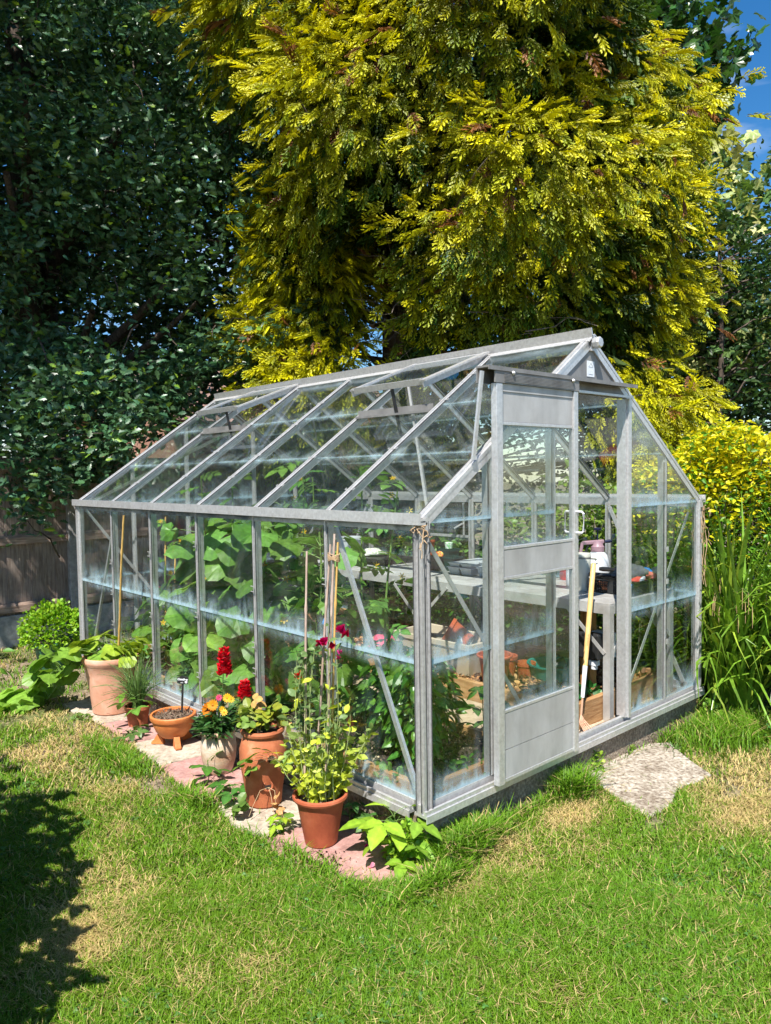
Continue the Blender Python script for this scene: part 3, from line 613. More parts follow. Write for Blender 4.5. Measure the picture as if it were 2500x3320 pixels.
# apex panel with maker's notice
zb_ = 1.885; xl = MX - (RZ - .02 - zb_) / (RZ - H) * MX; xr = 2 * MX - xl
pn = MB().prism([(xl, -.004, zb_), (xr, -.004, zb_), (MX, -.004, RZ - .025)], (0, -1, 0), .006).build('apex_panel', ALUD, gh)
st = MB().prism([(1.20, -.0105, 1.895), (1.268, -.0105, 1.895), (1.268, -.0105, 1.975), (1.20, -.0105, 1.975)], (0, -1, 0), .0015).build('notice', PAPER, pn)
b = MB()
for p_, q_ in (((1.212, 1.945), (1.234, 1.966)), ((1.234, 1.966), (1.256, 1.945)), ((1.214, 1.908), (1.214, 1.945)), ((1.254, 1.908), (1.254, 1.945)), ((1.214, 1.908), (1.254, 1.908)), ((1.214, 1.945), (1.254, 1.945)), ((1.227, 1.908), (1.227, 1.945)), ((1.241, 1.908), (1.241, 1.945))):
    b.bar((p_[0], -.0125, p_[1]), (q_[0], -.0125, q_[1]), .0022, .001, (0, 1, 0))
b.build('house_drawing', INK, pn)
# door track, strut
b = MB(); b.box((.335, -.085, 1.862), (1.575, -.012, 1.870)); b.box((.335, -.018, 1.80), (1.575, -.012, 1.862)); b.box((.335, -.085, 1.852), (1.575, -.079, 1.862)); b.box((1.02, -.05, 1.805), (1.575, -.018, 1.812)); b.build('door_track', ALUD, gh)
b = MB(); b.box((1.06, -.012, 1.812), (1.575, -.0085, 1.84)); b.box((1.05, -.062, 1.80), (1.575, -.05, 1.812)); b.build('track_rail', ALU, gh)
b = MB(); b.bar((.318, -.06, 1.845), (.292, -.03, 1.475), .018, .010, (0, 1, 0)); b.bar((.28, -.032, 1.476), (.31, -.032, 1.476), .016, .010, (0, 1, 0)); b.build('track_strut', ALU, gh)
# sliding door
D0, D1, DZ0, DZ1 = .393, 1.019, .022, 1.80; dy = -.06
b = MB(); b.box((D0, dy - .018, DZ0), (D0 + .042, dy + .014, DZ1)); b.box((D1 - .036, dy - .018, DZ0), (D1, dy + .014, DZ1))
for z0, z1 in ((DZ0, .04), (.337, .352), (.935, .95), (1.07, 1.085), (1.62, 1.635)): b.box((D0 + .042, dy - .008, z0), (D1 - .036, dy + .008, z1))
door = b.build('door', ALU, gh, bevel=.002)
for z0, z1 in ((.041, .168), (.171, .336), (.951, 1.069), (1.636, 1.765)): MB().box((D0 + .0425, dy - .006, z0), (D1 - .0365, dy + .003, z1)).build('panel', ALUP, door)
MB().box((D0 + .0425, dy - .010, 1.766), (D1 - .0365, dy + .008, 1.80)).build('top_rail', ALUP, door)
b = MB(); b.box((D0 - .01, dy - .02, 1.801), (D1 + .005, dy - .012, 1.851))
for k in range(6): b.box((D0 + .05, dy - .0225, 1.808 + k * .006), (D1 - .04, dy - .020, 1.811 + k * .006))
b.build('hanger_strip', ALUD, door)
for x in (.50, .965): MB().lathe([(0, -.006), (.006, -.006), (.010, 0), (.006, .007), (0, .009)], (x, dy - .026, 1.848), 10, ax=(0, -1, 0)).build('roller_bolt', ALU, door, smooth=True)
for z0, z1 in ((.353, .934), (1.086, 1.619)): pane([(D0 + .0425, dy, z0), (D1 - .0365, dy, z0), (D1 - .0365, dy, z1), (D0 + .0425, dy, z1)], GLASSC, door)
for s in (-1, 1):
    yb_ = dy - .019 if s < 0 else dy + .015
    MB().tube([(D1 - .016, yb_, 1.112), (D1 - .016, yb_ + s * .028, 1.112), (D1 - .013, yb_ + s * .036, 1.122), (D1 - .013, yb_ + s * .036, 1.205), (D1 - .016, yb_ + s * .028, 1.215), (D1 - .016, yb_, 1.215)], .0058, 8).build('handle', WHITEP, door, smooth=True)
# roof vents
for ya, yb in ((.645, 1.225), (3.1 - .6, 3.1 - .02)):
    hx, hz = MX - .03, RZ + .02; ex, ez = .672, 1.895
    A = [Vector((hx, yb, hz)), Vector((hx, ya, hz)), Vector((ex, ya, ez)), Vector((ex, yb, ez))]
    dv = (A[2] - A[1]).normalized(); nv = Vector((-dv.z, 0, dv.x)); nv = nv if nv.z > 0 else -nv
    b = MB()
    for p_, q_ in ((A[1], A[2]), (A[0], A[3])): b.bar(p_ + nv * .006, q_ + nv * .006, .05 if p_ == A[1] else .03, .010, nv); b.bar(p_ - nv * .014, q_ - nv * .014, .008, .034, nv)
    b.bar(A[2] - dv * .012, A[3] - dv * .012, .010, .034, nv); b.bar(A[1] + dv * .012, A[0] + dv * .012, .028, .012, nv)
    v = b.build('roof_vent', ALU, gh)
    pane([A[1] + dv * .02, A[0] + dv * .02, A[3] - dv * .016, A[2] - dv * .016], GLASSR, v)
    st_ = MB(); m0 = (A[2] + A[3]) / 2 + dv * -.03 + Vector((0, -.02 if ya < 1 else -.1, 0)); m1 = Vector(slope(.90, m0.y, 0, -.02)) + Vector((.0, -.02, -.09)); st_.bar(m0, m1, .012, .016, (0, 1, 0)); st_.bar(m1, m1 + Vector((.02, -.07, .02)), .010, .010); st_.build('vent_stay', BLACKP, v)
    b = MB(); a_, c_ = slope(.895, ya - .015, 0, .02), slope(.895, yb + .015, 0, .02); b.bar(a_, c_, .03, .012, (0, 0, 1)); b.bar(Vector(a_) + Vector((.012, 0, .022)), Vector(c_) + Vector((.012, 0, .022)), .004, .036, (0, 0, 1)); b.build('vent_sill', ALUD, gh)
# dark strips beside bars and on corner posts, put in for groove shading
b = MB()
for i in range(7):
    for sg in ((-1, 1) if 0 < i < 6 else (1,) if i == 0 else (-1,)):
        o_ = .0145 if 0 < i < 6 else .025
        y = i * B + sg * o_
        b.box((-.010, y - .0018, .051), (-.0075, y + .0018, H - .045)); b.box((W + .0075, y - .0018, .051), (W + .010, y + .0018, H - .045))
        for side in (0, 1): b.bar(slope(.03, y, side, .017), slope(SLn - .06, y, side, .017), .0034, .006, (-sdir.z * (1 if side == 0 else -1), 0, sdir.x))
for x in GX[1:5]:
    for sg in (-1, 1):
        if x == GX[3] or (x == GX[2] and sg > 0): continue
        b.box((x + sg * .0185 - .0018, -.012, .051), (x + sg * .0185 + .0018, -.0085, min(rz_at(x) - .06, 1.79)))
for u, v in ((-.0322, .0165), (.0165, -.0322), (-.0322, -.0135), (-.0135, -.0322)): b.box((u - .0012, v - .0016, .02), (u + .0012, v + .0016, H - .03)) if u < v else b.box((u - .0016, v - .0012, .02), (u + .0016, v + .0012, H - .03))
tag(b.build('groove_shade_strips', GROOVE_SHADE, gh), kind='stuff')
# glazing clips on bars
b = MB()
for i in range(1, 6):
    for k, s_ in enumerate((.25, .55, .95, 1.2)):
        if i in (2, 5) and s_ > .9: continue
        a = slope(s_ + .07 * math.sin(i * 5 + k), i * B, 0, .022); up = (-sdir.z, 0, sdir.x); a = Vector(a)
        b.bar(a - Vector((0, .03, 0)), a + Vector((0, .03, 0)), .004, .004, up); b.bar(a + Vector((0, .03, 0)), a + Vector((0, .03, 0)) + sdir * .014, .004, .004, up); b.bar(a - Vector((0, .03, 0)), a - Vector((0, .03, 0)) + sdir * .014, .004, .004, up)
for i in range(1, 6):
    for z in (.22 + .07 * (i % 3), .5 + .08 * (i % 2), 1.0 - .1 * (i % 3)):
        b.box((-.026, i * B - .014, z), (-.0225, i * B + .014, z + .004)); b.box((-.026, i * B - .014, z + .004), (-.0225, i * B - .010, z + .028)); b.box((-.026, i * B - .014, z + .028), (-.0225, i * B + .014, z + .032))
for x in (GX[4],):
    for z in (.38, .74, .93): b.box((x - .012, -.026, z), (x + .012, -.0225, z + .03))
b.build('glazing_clips', ALU, gh)
# louvre vent in the far side wall
y0, y1 = 3 * B + .01, 4 * B - .01
b = MB(); b.box((W - .01, y0, .64), (W + .012, y0 + .025, H - .02)); b.box((W - .01, y1 - .025, .64), (W + .012, y1, H - .02)); b.box((W - .01, y0 + .025, .88), (W + .012, y1 - .025, .90)); b.box((W - .01, y0 + .025, H - .045), (W + .012, y1 - .025, H - .02)); b.box((W - .022, y0 + .06, .90), (W - .012, y0 + .075, H - .05)); b.bar((W - .03, y0 + .07, 1.0), (W - .09, y0 + .11, .96), .010, .012)
lv = b.build('louvre_vent', ALU, gh); pane([(W, y0 + .026, .64), (W, y1 - .026, .64), (W, y1 - .026, .879), (W, y0 + .026, .879)], GLASS, lv)
for k in range(4):
    z = .905 + k * .068; MB().bar((W + .0, y0 + .026, z + .03), (W + .0, y1 - .026, z + .03), .075, .004, (.75, 0, .6)).build('louvre_slat', GLASSC, lv)
# garden twine knotted round the eaves corners
def twine(c, label, n_=14, ln=.16):
    lst = []
    for k in range(n_):
        a = np.array(c) + rng.normal(0, .007, 3); p_ = [a]
        for j in range(7): a = a + rng.normal(0, .010, 3) + np.array([0, 0, -ln / 9 * (k % 3)]); p_.append(a)
        lst.append((p_, .0022))
    tag(tubes('twine', lst, STRING, None, 4, origin=c), label, 'twine')
twine((-.03, -.03, 1.19), 'brown garden twine knotted at the near gutter corner', 7, .05)
twine((W + .03, -.02, 1.17), 'brown garden twine hanging from the right hand gutter corner', 26, .3)
# ================================================================== inside the greenhouse
def sheet(name, x0, x1, y0, y1, z, mat, amp=.012, st=.04, lab=None, cat=None, kind=None):
    X, Y = np.meshgrid(np.arange(x0, x1 + st * .5, st), np.arange(y0, y1 + st * .5, st), indexing='ij'); nx, ny = X.shape
    Z = z + amp * (vnoise(X, Y, 9, 21) - .5) * 2 + amp * (vnoise(X, Y, 23, 22) - .5); ix = np.arange(nx * ny).reshape(nx, ny)
    Qd = np.stack([ix[:-1, :-1], ix[1:, :-1], ix[1:, 1:], ix[:-1, 1:]], -1).reshape(-1, 4)
    return tag(trimesh(name, np.stack([X, Y, Z], -1).reshape(-1, 3), Qd, mat, smooth=True), lab, cat, kind=kind)
sheet('gravel', .1, W - .1, .1, LN - .1, -.03, GRAVEL, .008, lab='pale gravel strip round the inside of the greenhouse', cat='gravel', kind='structure')
sheet('soil', .13, .81, .12, 3.58, .015, SOIL, .02, lab='dark soil of the planting bed along the near glass', cat='soil', kind='structure')
sheet('soil', 1.36, 2.36, .2, 3.58, .04, SOIL, .02, lab='soil under the bark of the far planting bed', cat='soil', kind='structure')
for k, y in enumerate((.14, .98, 1.82, 2.66)):
    MBx = MB().box((.87, y, -.015), (1.31, y + .80, .004)); tag(MBx.build('stepping_board', SAND, None, bevel=.006, origin=(1.09, y, 0)), ['sandy board by the greenhouse doorway, first of the inner path', 'second sandy board along the inner path', 'third sandy board along the inner path', 'sandy board at the far end of the inner path'][k], 'board', 'boards of the inner path')
def bed(name, x0, x1, y0, y1, zt, lab):
    t = E(name, lab, 'raised bed', ((x0 + x1) / 2, (y0 + y1) / 2, 0)); th = .035
    for bx, m in ((((x0, y0, -.06), (x0 + th, y1, zt)), W_BED), (((x1 - th, y0, -.06), (x1, y1, zt)), W_BED), (((x0 + th, y0, -.06), (x1 - th, y0 + th, zt)), W_BEDX), (((x0 + th, y1 - th, -.06), (x1 - th, y1, zt)), W_BEDX)):
        MB().box(*bx).build('board', m, t, bevel=.003)
bed('raised_bed', .095, .845, .085, 3.62, .055, 'timber raised bed of dark soil with peppers and cucumbers')
bed('raised_bed', 1.325, 2.40, .17, 3.62, .115, 'timber raised bed of bark chips under the bench')
# bark chips
m = 9000; x = rng.uniform(1.37, 2.35, m); y = rng.uniform(.21, 2.8, m) ** 1.0
CHIP = leaf_t([(0, .3), (.5, .42), (1, .25)], .25, .15)
d = np.stack([rng.normal(size=m), rng.normal(size=m), rng.normal(0, .5, m)], 1); nn_ = nrm(np.stack([rng.normal(0, .6, m), rng.normal(0, .6, m), np.ones(m)], 1))
cc = np.where(rng.random(m)[:, None] < .5, vary(m, (.42, .23, .10), .45), vary(m, (.20, .10, .05), .5))
tag(foliage('bark_chips', [scatter(CHIP, frames(d, nn_), np.stack([x, y, .065 + rng.uniform(0, .035, m)], 1), rng.uniform(.015, .042, m), cc)], DEADL), 'orange brown bark chips filling the bed under the bench', 'bark', kind='stuff')
# crumbs on the dark soil
m = 3000; x = rng.uniform(.14, .8, m); y = rng.uniform(.13, 1.5, m)
d = rng.normal(size=(m, 3)); nn_ = rng.normal(size=(m, 3)); cc = np.where(rng.random(m)[:, None] < .8, vary(m, (.06, .042, .03), .6), vary(m, (.4, .32, .22), .4))
tag(foliage('soil_crumbs', [scatter(CHIP, frames(d, nn_), np.stack([x, y, .028 + rng.uniform(0, .012, m)], 1), rng.uniform(.004, .016, m), cc)], DEADL), 'crumbs and fibres on the dark bed soil', 'soil', kind='stuff')
# bench
BZ = .65; bx0, bx1, by0, by1 = 1.64, 2.40, .12, 3.2
bench = E('bench', 'long grey aluminium staging bench along the far glass wall', 'bench', (2.0, 1.6, 0))
b = MB(); b.box((bx0 + .004, by0 + .004, BZ - .008), (bx1 - .004, by1 - .004, BZ))
for k in range(1, 5): b.box((bx0 + k * .15, by0 + .006, BZ), (bx0 + k * .15 + .008, by1 - .006, BZ + .003))
b.build('top', ALUS, bench)
b = MB(); b.box((bx0, by0, BZ - .06), (bx0 + .0035, by1, BZ + .001)); b.box((bx1 - .0035, by0, BZ - .06), (bx1, by1, BZ + .001)); b.box((bx0 + .004, by0, BZ - .06), (bx1 - .004, by0 + .0035, BZ + .001)); b.box((bx0 + .004, by1 - .0035, BZ - .06), (bx1 - .004, by1, BZ + .001)); b.build('apron', ALUS, bench)
for lx in (bx0 + .02, bx1 - .02):
    for ly in (by0 + .02, 1.66, by1 - .02):
        b = MB(); b.box((lx - .022, ly - .022, -.03), (lx - .018, ly + .022, BZ - .0085)); b.box((lx - .018, ly - .022, -.03), (lx + .022, ly - .018, BZ - .0085)); b.build('leg', ALUS, bench)
        for s in ((1,) if ly < 1 else (-1,) if ly > 3 else (1, -1)):
            b = MB(); b.bar((lx - .026, ly + s * .01, .36), (lx - .026, ly + s * .28, BZ - .03), .022, .004, (1, 0, 0)); b.build('brace', ALUS, bench)
for ly in (by0 + .03, by1 - .03): b = MB(); b.bar((bx0 + .04, ly - .026, .36), (bx0 + .3, ly - .026, BZ - .03), .022, .004, (0, 1, 0)); b.bar((bx1 - .04, ly - .026, .36), (bx1 - .3, ly - .026, BZ - .03), .022, .004, (0, 1, 0)); b.build('brace', ALUS, bench)
def lathe_thing(name, prof, c, mat, lab, cat, k=28, group=None, parent=None, wob=0, ax=None):
    o = MB().lathe(prof, c, k, ax, wob).build(name, mat, parent, smooth=True, origin=c if parent is None else None)
    return tag(o, lab, cat, group) if parent is None else o
# tumbler
tx, ty = 1.985, .515
t = E('tumbler', 'cream insulated tumbler with steel band and side handle', 'tumbler', (tx, ty, BZ))
lathe_thing('body', [(0, 0), (.031, 0), (.033, .004), (.036, .085), (.0475, .115), (.0475, .205), (.046, .212), (0, .212)], (tx, ty, BZ + .001), CREAM, 0, 0, parent=t)
lathe_thing('steel_band', [(.0472, .205), (.0485, .206), (.0485, .216), (.0472, .217)], (tx, ty, BZ), ALUD, 0, 0, parent=t)
lathe_thing('lid', [(0, .214), (.0475, .214), (.0485, .226), (.045, .24), (.02, .244), (0, .244)], (tx, ty, BZ), CREAM, 0, 0, parent=t)
hx, hy = .737, -.676
MB().tube([(tx + hx * .046, ty + hy * .046, BZ + .21), (tx + hx * .082, ty + hy * .082, BZ + .205), (tx + hx * .088, ty + hy * .088, BZ + .18), (tx + hx * .074, ty + hy * .074, BZ + .17)], [.012, .013, .013, .01], 8).build('handle', CREAM, t, smooth=True)
MB().box((tx + .01, ty - .02, BZ + .244), (tx + .03, ty + .012, BZ + .252)).build('flip_tab', BLACKP, t, bevel=.002)
# sprayer
tx, ty = 2.22, .555
t = E('pressure_sprayer', 'white pump sprayer bottle with mauve head and trigger', 'sprayer', (tx, ty, BZ))
lathe_thing('bottle', [(0, 0), (.068, 0), (.075, .01), (.077, .10), (.075, .16), (.062, .205), (.04, .228), (.036, .235), (0, .235)], (tx, ty, BZ + .001), WHITEP, 0, 0, parent=t)
lathe_thing('collar', [(.04, .226), (.044, .230), (.044, .262), (.036, .27), (.03, .30), (0, .305)], (tx, ty, BZ), MAUVE, 0, 0, parent=t)
MB().bar((tx - .075, ty + .068, BZ + .285), (tx + .03, ty - .028, BZ + .295), .03, .026).bar((tx - .075, ty + .068, BZ + .29), (tx - .088, ty + .08, BZ + .19), .022, .020, (.7, -.7, 0)).build('grip', MAUVE, t, bevel=.006)
MB().bar((tx - .045, ty + .041, BZ + .275), (tx - .058, ty + .053, BZ + .225), .014, .012, (.7, -.7, 0)).build('trigger', BLACKP, t, bevel=.003)
b = MB().lathe([(.005, .30), (.005, .37), (.024, .372), (.026, .384), (0, .388)], (tx, ty, BZ), 14); b.lathe([(0, 0), (.009, 0), (.012, .03), (.008, .045), (0, .046)], (tx + .035, ty - .032, BZ + .293), 10, ax=(.73, -.68, .1)); b.build('pump', surf('navy_plastic', [(0.3, (.008, .01, .04)), (0.7, (.015, .02, .07))], 5, .4, bump=0), t, smooth=True)
# red bottle
tx, ty = 2.33, .865
t = E('feed_bottle', 'red plant food bottle with green cap behind the tumbler', 'bottle', (tx, ty, BZ))
lathe_thing('body', [(0, 0), (.05, 0), (.053, .01), (.053, .17), (.045, .21), (.03, .232), (0, .235)], (tx, ty, BZ + .001), REDP, 0, 0, parent=t)
lathe_thing('cap', [(.026, .232), (.029, .236), (.028, .262), (.024, .266), (.023, .288), (0, .29)], (tx, ty, BZ), GCAP, 0, 0, parent=t)
# white bottle glimpsed by the tumbler
lathe_thing('spray_bottle', [(0, 0), (.03, 0), (.034, .01), (.034, .18), (.014, .21), (.012, .25), (0, .25)], (2.1, .68, BZ + .001), WHITEP, 'small white bottle half hidden behind the cream tumbler', 'bottle')
# black crate of tools
cx0, cx1, cy0, cy1, ch = 1.965, 2.37, .155, .46, .085
t = E('plastic_crate', 'black latticed plastic crate full of hand tools and gloves', 'crate', ((cx0 + cx1) / 2, (cy0 + cy1) / 2, BZ))
MB().box((cx0, cy0, BZ + .001), (cx1, cy1, BZ + .006)).build('base', BLACKP, t)
for (ax_, a0, a1, c0) in (('x', cx0, cx1, cy0), ('x', cx0, cx1, cy1), ('y', cy0, cy1, cx0), ('y', cy0, cy1, cx1)):
    b = MB(); n_ = int((a1 - a0) / .013)
    def rod(u0, u1, z0, z1, e=0):
        if ax_ == 'x': b.box((u0, c0 - .003 - e, BZ + z0), (u1, c0 + .003 + e, BZ + z1))
        else: b.box((c0 - .003 - e, u0, BZ + z0), (c0 + .003 + e, u1, BZ + z1))
    for k in range(n_ + 1): u = a0 + .0035 + (a1 - a0 - .01) * k / n_; rod(u, u + .003, .0075, ch - .009)
    for z in (.018, .032, .046, .06): rod(a0 + .004, a1 - .004, z, z + .003, -.0008)
    rod(a0 + .004, a1 - .004, ch - .008, ch, .001)
    u = (a0 + a1) / 2; rod(u - .02, u + .02, .008, ch - .009, .0012); b.build('lattice_side', BLACKP, t)
def lump(name, c, r, mat, lab, cat, seed=0, squash=(1, 1, 1)):
    V = []; F = []; rs = np.random.default_rng(seed); k, q = 14, 9; ph = rs.uniform(0, 6, 6)
    for j in range(q):
        th = math.pi * j / (q - 1)
        for i in range(k):
            a = 2 * math.pi * i / k; rr = r * (1 + .22 * math.sin(2 * a + ph[0] + th * 2) + .16 * math.sin(5 * a + ph[1]) * math.sin(th) + .14 * math.sin(4 * th + ph[2] + a))
            V.append((c[0] + squash[0] * rr * math.sin(th) * math.cos(a), c[1] + squash[1] * rr * math.sin(th) * math.sin(a), c[2] + squash[2] * rr * math.cos(th)))
    for j in range(q - 1):
        for i in range(k): F.append((j * k + i, (j + 1) * k + i, (j + 1) * k + (i + 1) % k, j * k + (i + 1) % k))
    return tag(MB().add(V, F).build(name, mat, None, smooth=True, origin=c, angle=80), lab, cat)
def trowel(p, q, mat_h, lab, bl=(.02, .02, .025)):
    t = E('hand_trowel', lab, 'hand tool', p); p = Vector(p); q = Vector(q); d = (q - p); m_ = p + d * .55
    MB().tube([p, p + d * .1, p + d * .3, m_], [.011, .015, .013, .011], 8).build('handle', mat_h, t, smooth=True)
    b = MB(); b.bar(m_, p + d * .68, .008, .008); sx = d.normalized().cross(Vector((0, 0, 1))).normalized() * .032; a_ = p + d * .68; b.prism([a_ - sx, a_ - sx + d * .22, q, a_ + sx + d * .22, a_ + sx], (0, 0, 1), .003); b.build('blade', GREYCL, t)
zc = BZ + ch
trowel((1.93, .44, zc + .03), (2.1, .26, zc + .02), BLACKP, 'black handled trowel lying across the crate front')
trowel((2.02, .42, zc + .058), (2.2, .24, zc + .04), surf('worn_grip', [(0.3, (.16, .10, .06)), (0.7, (.26, .17, .11))], 9, .6), 'brown handled trowel on top of the crate')
lump('garden_gloves', (2.26, .33, zc + .075), .055, surf('glove_cloth', [(0.3, (.035, .036, .022)), (0.7, (.09, .088, .055))], 14, .9, bump=.4), 'olive garden gloves heaped on top of the crate', 'gloves', 1, (1.1, 1.2, .75))
lump('grey_cloth', (2.16, .30, zc + .02), .095, GREYCL, 'crumpled dark grey netting cloth over the crate', 'cloth', 2, (1.1, 1.0, .62))
lump('red_glove', (2.11, .205, zc - .008), .038, surf('red_cloth', [(0.3, (.55, .05, .04)), (0.7, (.66, .13, .10))], 14, .9, bump=.3), 'red cloth glove in the crate front corner', 'glove', 3, (1.5, 1, .6))
lump('red_glove', (2.24, .20, zc + .012), .036, surf('salmon_cloth', [(0.3, (.6, .12, .10)), (0.7, (.68, .2, .17))], 14, .9, bump=.3), 'salmon cloth glove lying on the crate rim', 'glove', 4, (1.6, 1, .55))
lump('sponge', (2.33, .20, zc + .026), .034, TANP, 'tan sponge wedged in the crate back corner', 'sponge', 5, (1, 1, .9))
MB_ = MB().lathe([(0, 0), (.011, 0), (.013, .004), (.013, .05), (.009, .056), (.009, .07), (0, .07)], (2.08, .165, zc + .001), 12, ax=(.9, .25, .15)); tag(MB_.build('glue_tube', WHITEP, None, smooth=True, origin=(2.08, .165, zc)), 'small white tube lying on the crate rim', 'tube')
for k, (px_, py_, mt, lb) in enumerate(((1.995, .36, ORNG, 'orange plastic packet in the crate behind the lattice'), (2.03, .22, BLUEP, 'blue packet in the crate corner'), (2.3, .25, BLUEP, 'blue plastic bag on top of the crate'))):
    lump('packet', (px_, py_, BZ + .045 + (.06 if k == 2 else 0)), .036, mt, lb, 'packet', 8 + k, (1, 1.2, .8))
def square_pot(c, s, h, mat, lab, cat='pot', group='square seedling pots on the bench'):
    b = MB(); x, y, z = c; a, e = s * .4, s * .5; V = []
    for (q, zz) in ((a, 0), (e, h * .86), (e * 1.08, h * .86), (e * 1.08, h), (e * .96, h), (a * .9, .006)):
        V += [(x - q, y - q, z + zz), (x + q, y - q, z + zz), (x + q, y + q, z + zz), (x - q, y + q, z + zz)]
    F = [(3, 2, 1, 0), (20, 21, 22, 23)] + [(j * 4 + i, j * 4 + (i + 1) % 4, j * 4 + 4 + (i + 1) % 4, j * 4 + 4 + i) for j in range(5) for i in range(4)]
    return tag(b.add(V, F).build('square_pot', mat, None, origin=c), lab, cat, group)
square_pot((2.14, 1.775, BZ + .004), .11, .11, DGREEN, 'dark green square pot at the front of the cluster on the bench')
square_pot((2.10, 1.90, BZ + .004), .11, .11, BLACKP, 'black square pot left of the dark green pot')
square_pot((2.28, 1.95, BZ + .004), .12, .15, DGREEN, 'tall dark green square pots nested behind the front one')
lathe_thing('yoghurt_tub', [(0, 0), (.03, 0), (.034, .045), (.03, .05), (0, .05)], (2.28, 1.95, BZ + .155), surf('cap_mix', [(0.42, (.75, .76, .72)), (0.5, (.12, .5, .12)), (0.6, (.75, .76, .72))], 30, .4, bump=0), 'small white and green tub on top of the nested pots', 'tub')
POTP = lambda r, rb, h: [(0, .0), (rb, 0), (r * .93, h * .84), (r, h * .84), (r, h), (r * .92, h), (r * .88, h * .8), (rb * .9, h * .12), (0, h * .1)]
lathe_thing('terracotta_pot', POTP(.06, .04, .12), (2.22, 2.10, BZ + .004), T_PLAS, 'small terracotta pot stack behind the black square pot on the bench', 'pot', 20)
lathe_thing('terracotta_pot', POTP(.05, .035, .09), (2.21, 2.10, BZ + .128), T_RED, 'topmost terracotta pot of the stack on the bench', 'pot', 20)
lump('seed_packet', (2.09, 1.88, BZ + .125), .032, surf('print', [(0.4, (.7, .1, .03)), (0.55, (.75, .45, .08)), (0.7, (.1, .4, .1))], 40, .4, bump=0), 'red and orange seed packet on the black square pot', 'packet', 12, (.6, 1.2, .7))
def tray(c, sx, sy, h, mat, lab, cells=(3, 2), group='seed trays on the bench'):
    x, y, z = c; b = MB(); b.box((x - sx / 2, y - sy / 2, z + h - .006), (x + sx / 2, y + sy / 2, z + h))
    cw, cl = sx / cells[0], sy / cells[1]
    for i in range(cells[0]):
        for j in range(cells[1]):
            ux, uy = x - sx / 2 + cw * (i + .5), y - sy / 2 + cl * (j + .5); V = []
            for q, zz in ((.36, 0), (.46, h - .0065)): V += [(ux - cw * q, uy - cl * q, z + zz), (ux + cw * q, uy - cl * q, z + zz), (ux + cw * q, uy + cl * q, z + zz), (ux - cw * q, uy + cl * q, z + zz)]
            b.add(V, [(3, 2, 1, 0), (4, 5, 6, 7)] + [(k, (k + 1) % 4, 4 + (k + 1) % 4, 4 + k) for k in range(4)])
    return tag(b.build('seed_tray', mat, None, origin=c), lab, 'seed tray', group)
tray((2.16, 1.575, BZ + .004), .36, .24, .055, CLEARP, 'cloudy clear cell tray nearest the dark green pots, lowest of its stack')
tray((2.16, 1.57, BZ + .062), .36, .235, .03, CLEARP, 'cloudy clear cell tray stacked on the lowest one')
tray((2.18, 1.32, BZ + .004), .34, .22, .07, CLEARP, 'cloudy clear cell tray behind the door glass')
tray((2.20, 1.34, BZ + .077), .32, .2, .03, CLEARP, 'upturned clear tray on top of the tray behind the door')
tray((2.16, 2.66, BZ + .004), .36, .52, .045, BLACKP, 'black seed tray at the far end of the bench behind the tomatoes', (4, 6))
lump('paper_scraps', (2.18, 2.75, BZ + .075), .085, surf('scraps', [(0.35, (.1, .25, .08)), (0.5, (.6, .58, .52)), (0.65, (.72, .70, .66))], 25, .8), 'white and green scraps heaped in the black seed tray', 'paper', 15, (1, 1.5, .4))
lathe_thing('bucket', [(0, 0), (.10, 0), (.125, .18), (.132, .18), (.132, .2), (.118, .2), (.095, .01), (0, .008)], (2.12, 3.0, BZ + .004), CLEARP, 'grey bucket at the far end of the bench', 'bucket')
# post and electric box, cable
t = E('timber_post', 'orange timber post behind the doorway standing in the bark', 'post', (1.80, .36, .04)); MB().box((1.765, .325, -.02), (1.835, .395, .638)).build('post', W_POST, t, bevel=.004)
t = E('socket_box', 'black weatherproof socket box fixed to the timber post', 'socket box', (1.77, .34, .42))
MB().box((1.70, .23, .29), (1.762, .41, .45)).build('body', BLACKP, t, bevel=.012); MB().box((1.692, .245, .30), (1.699, .40, .44)).box((1.688, .31, .435), (1.6985, .335, .452)).build('lid', BLACKP, t, bevel=.004)
MB().box((1.765, .19, .30), (1.83, .318, .45)).build('back_plate', CLEARP, t, bevel=.004)
MB().box((1.705, .25, .255), (1.75, .30, .287)).tube([(1.727, .275, .257), (1.727, .275, .232)], .02, 10).build('plug', WHITEP, t, bevel=.003)
tag(tubes('power_cable', [([(1.745, .33, .29), (1.74, .34, .2), (1.75, .335, .1), (1.74, .32, .075), (1.72, .6, .08), (1.8, 1.0, .08), (1.9, 1.6, .085)], .009)], BLACKP, None, 7, origin=(1.745, .33, .1)), 'black cable running down the timber post into the bark', 'cable')
# leaning rake
t = E('hand_rake', 'wooden handled rake leaning in the greenhouse doorway', 'rake', (1.355, .12, 0)); p0 = Vector((1.345, .125, .015)); p1 = Vector((1.60, .20, .885)); dd = p1 - p0
MB().tube([p0 + dd * .36, p0 + dd * .6, p1 - dd * .01, p1], [.0135, .0145, .0145, .010], 10).build('handle', W_HAND, t, smooth=True)
MB().tube([p0 + dd * .17, p0 + dd * .36], [.010, .0137], 10).build('ferrule', WHITEP, t, smooth=True)
b = MB(); b.tube([p0 + dd * .06, p0 + dd * .17], .006, 6)
for k in range(5): e = p0 + Vector(((k - 2) * .018, -.045 - .012 * abs(k - 2) * .3, -.012)); b.tube([p0 + dd * .07, p0 + Vector(((k - 2) * .012, -.01, .03)), e], .0035, 5)
b.bar(p0 + Vector((-.034, -.02, .02)), p0 + Vector((.034, -.02, .02)), .006, .004); b.build('head', surf('copper', [(0.3, (.6, .33, .2)), (0.7, (.7, .42, .28))], 9, .4, .3), t)
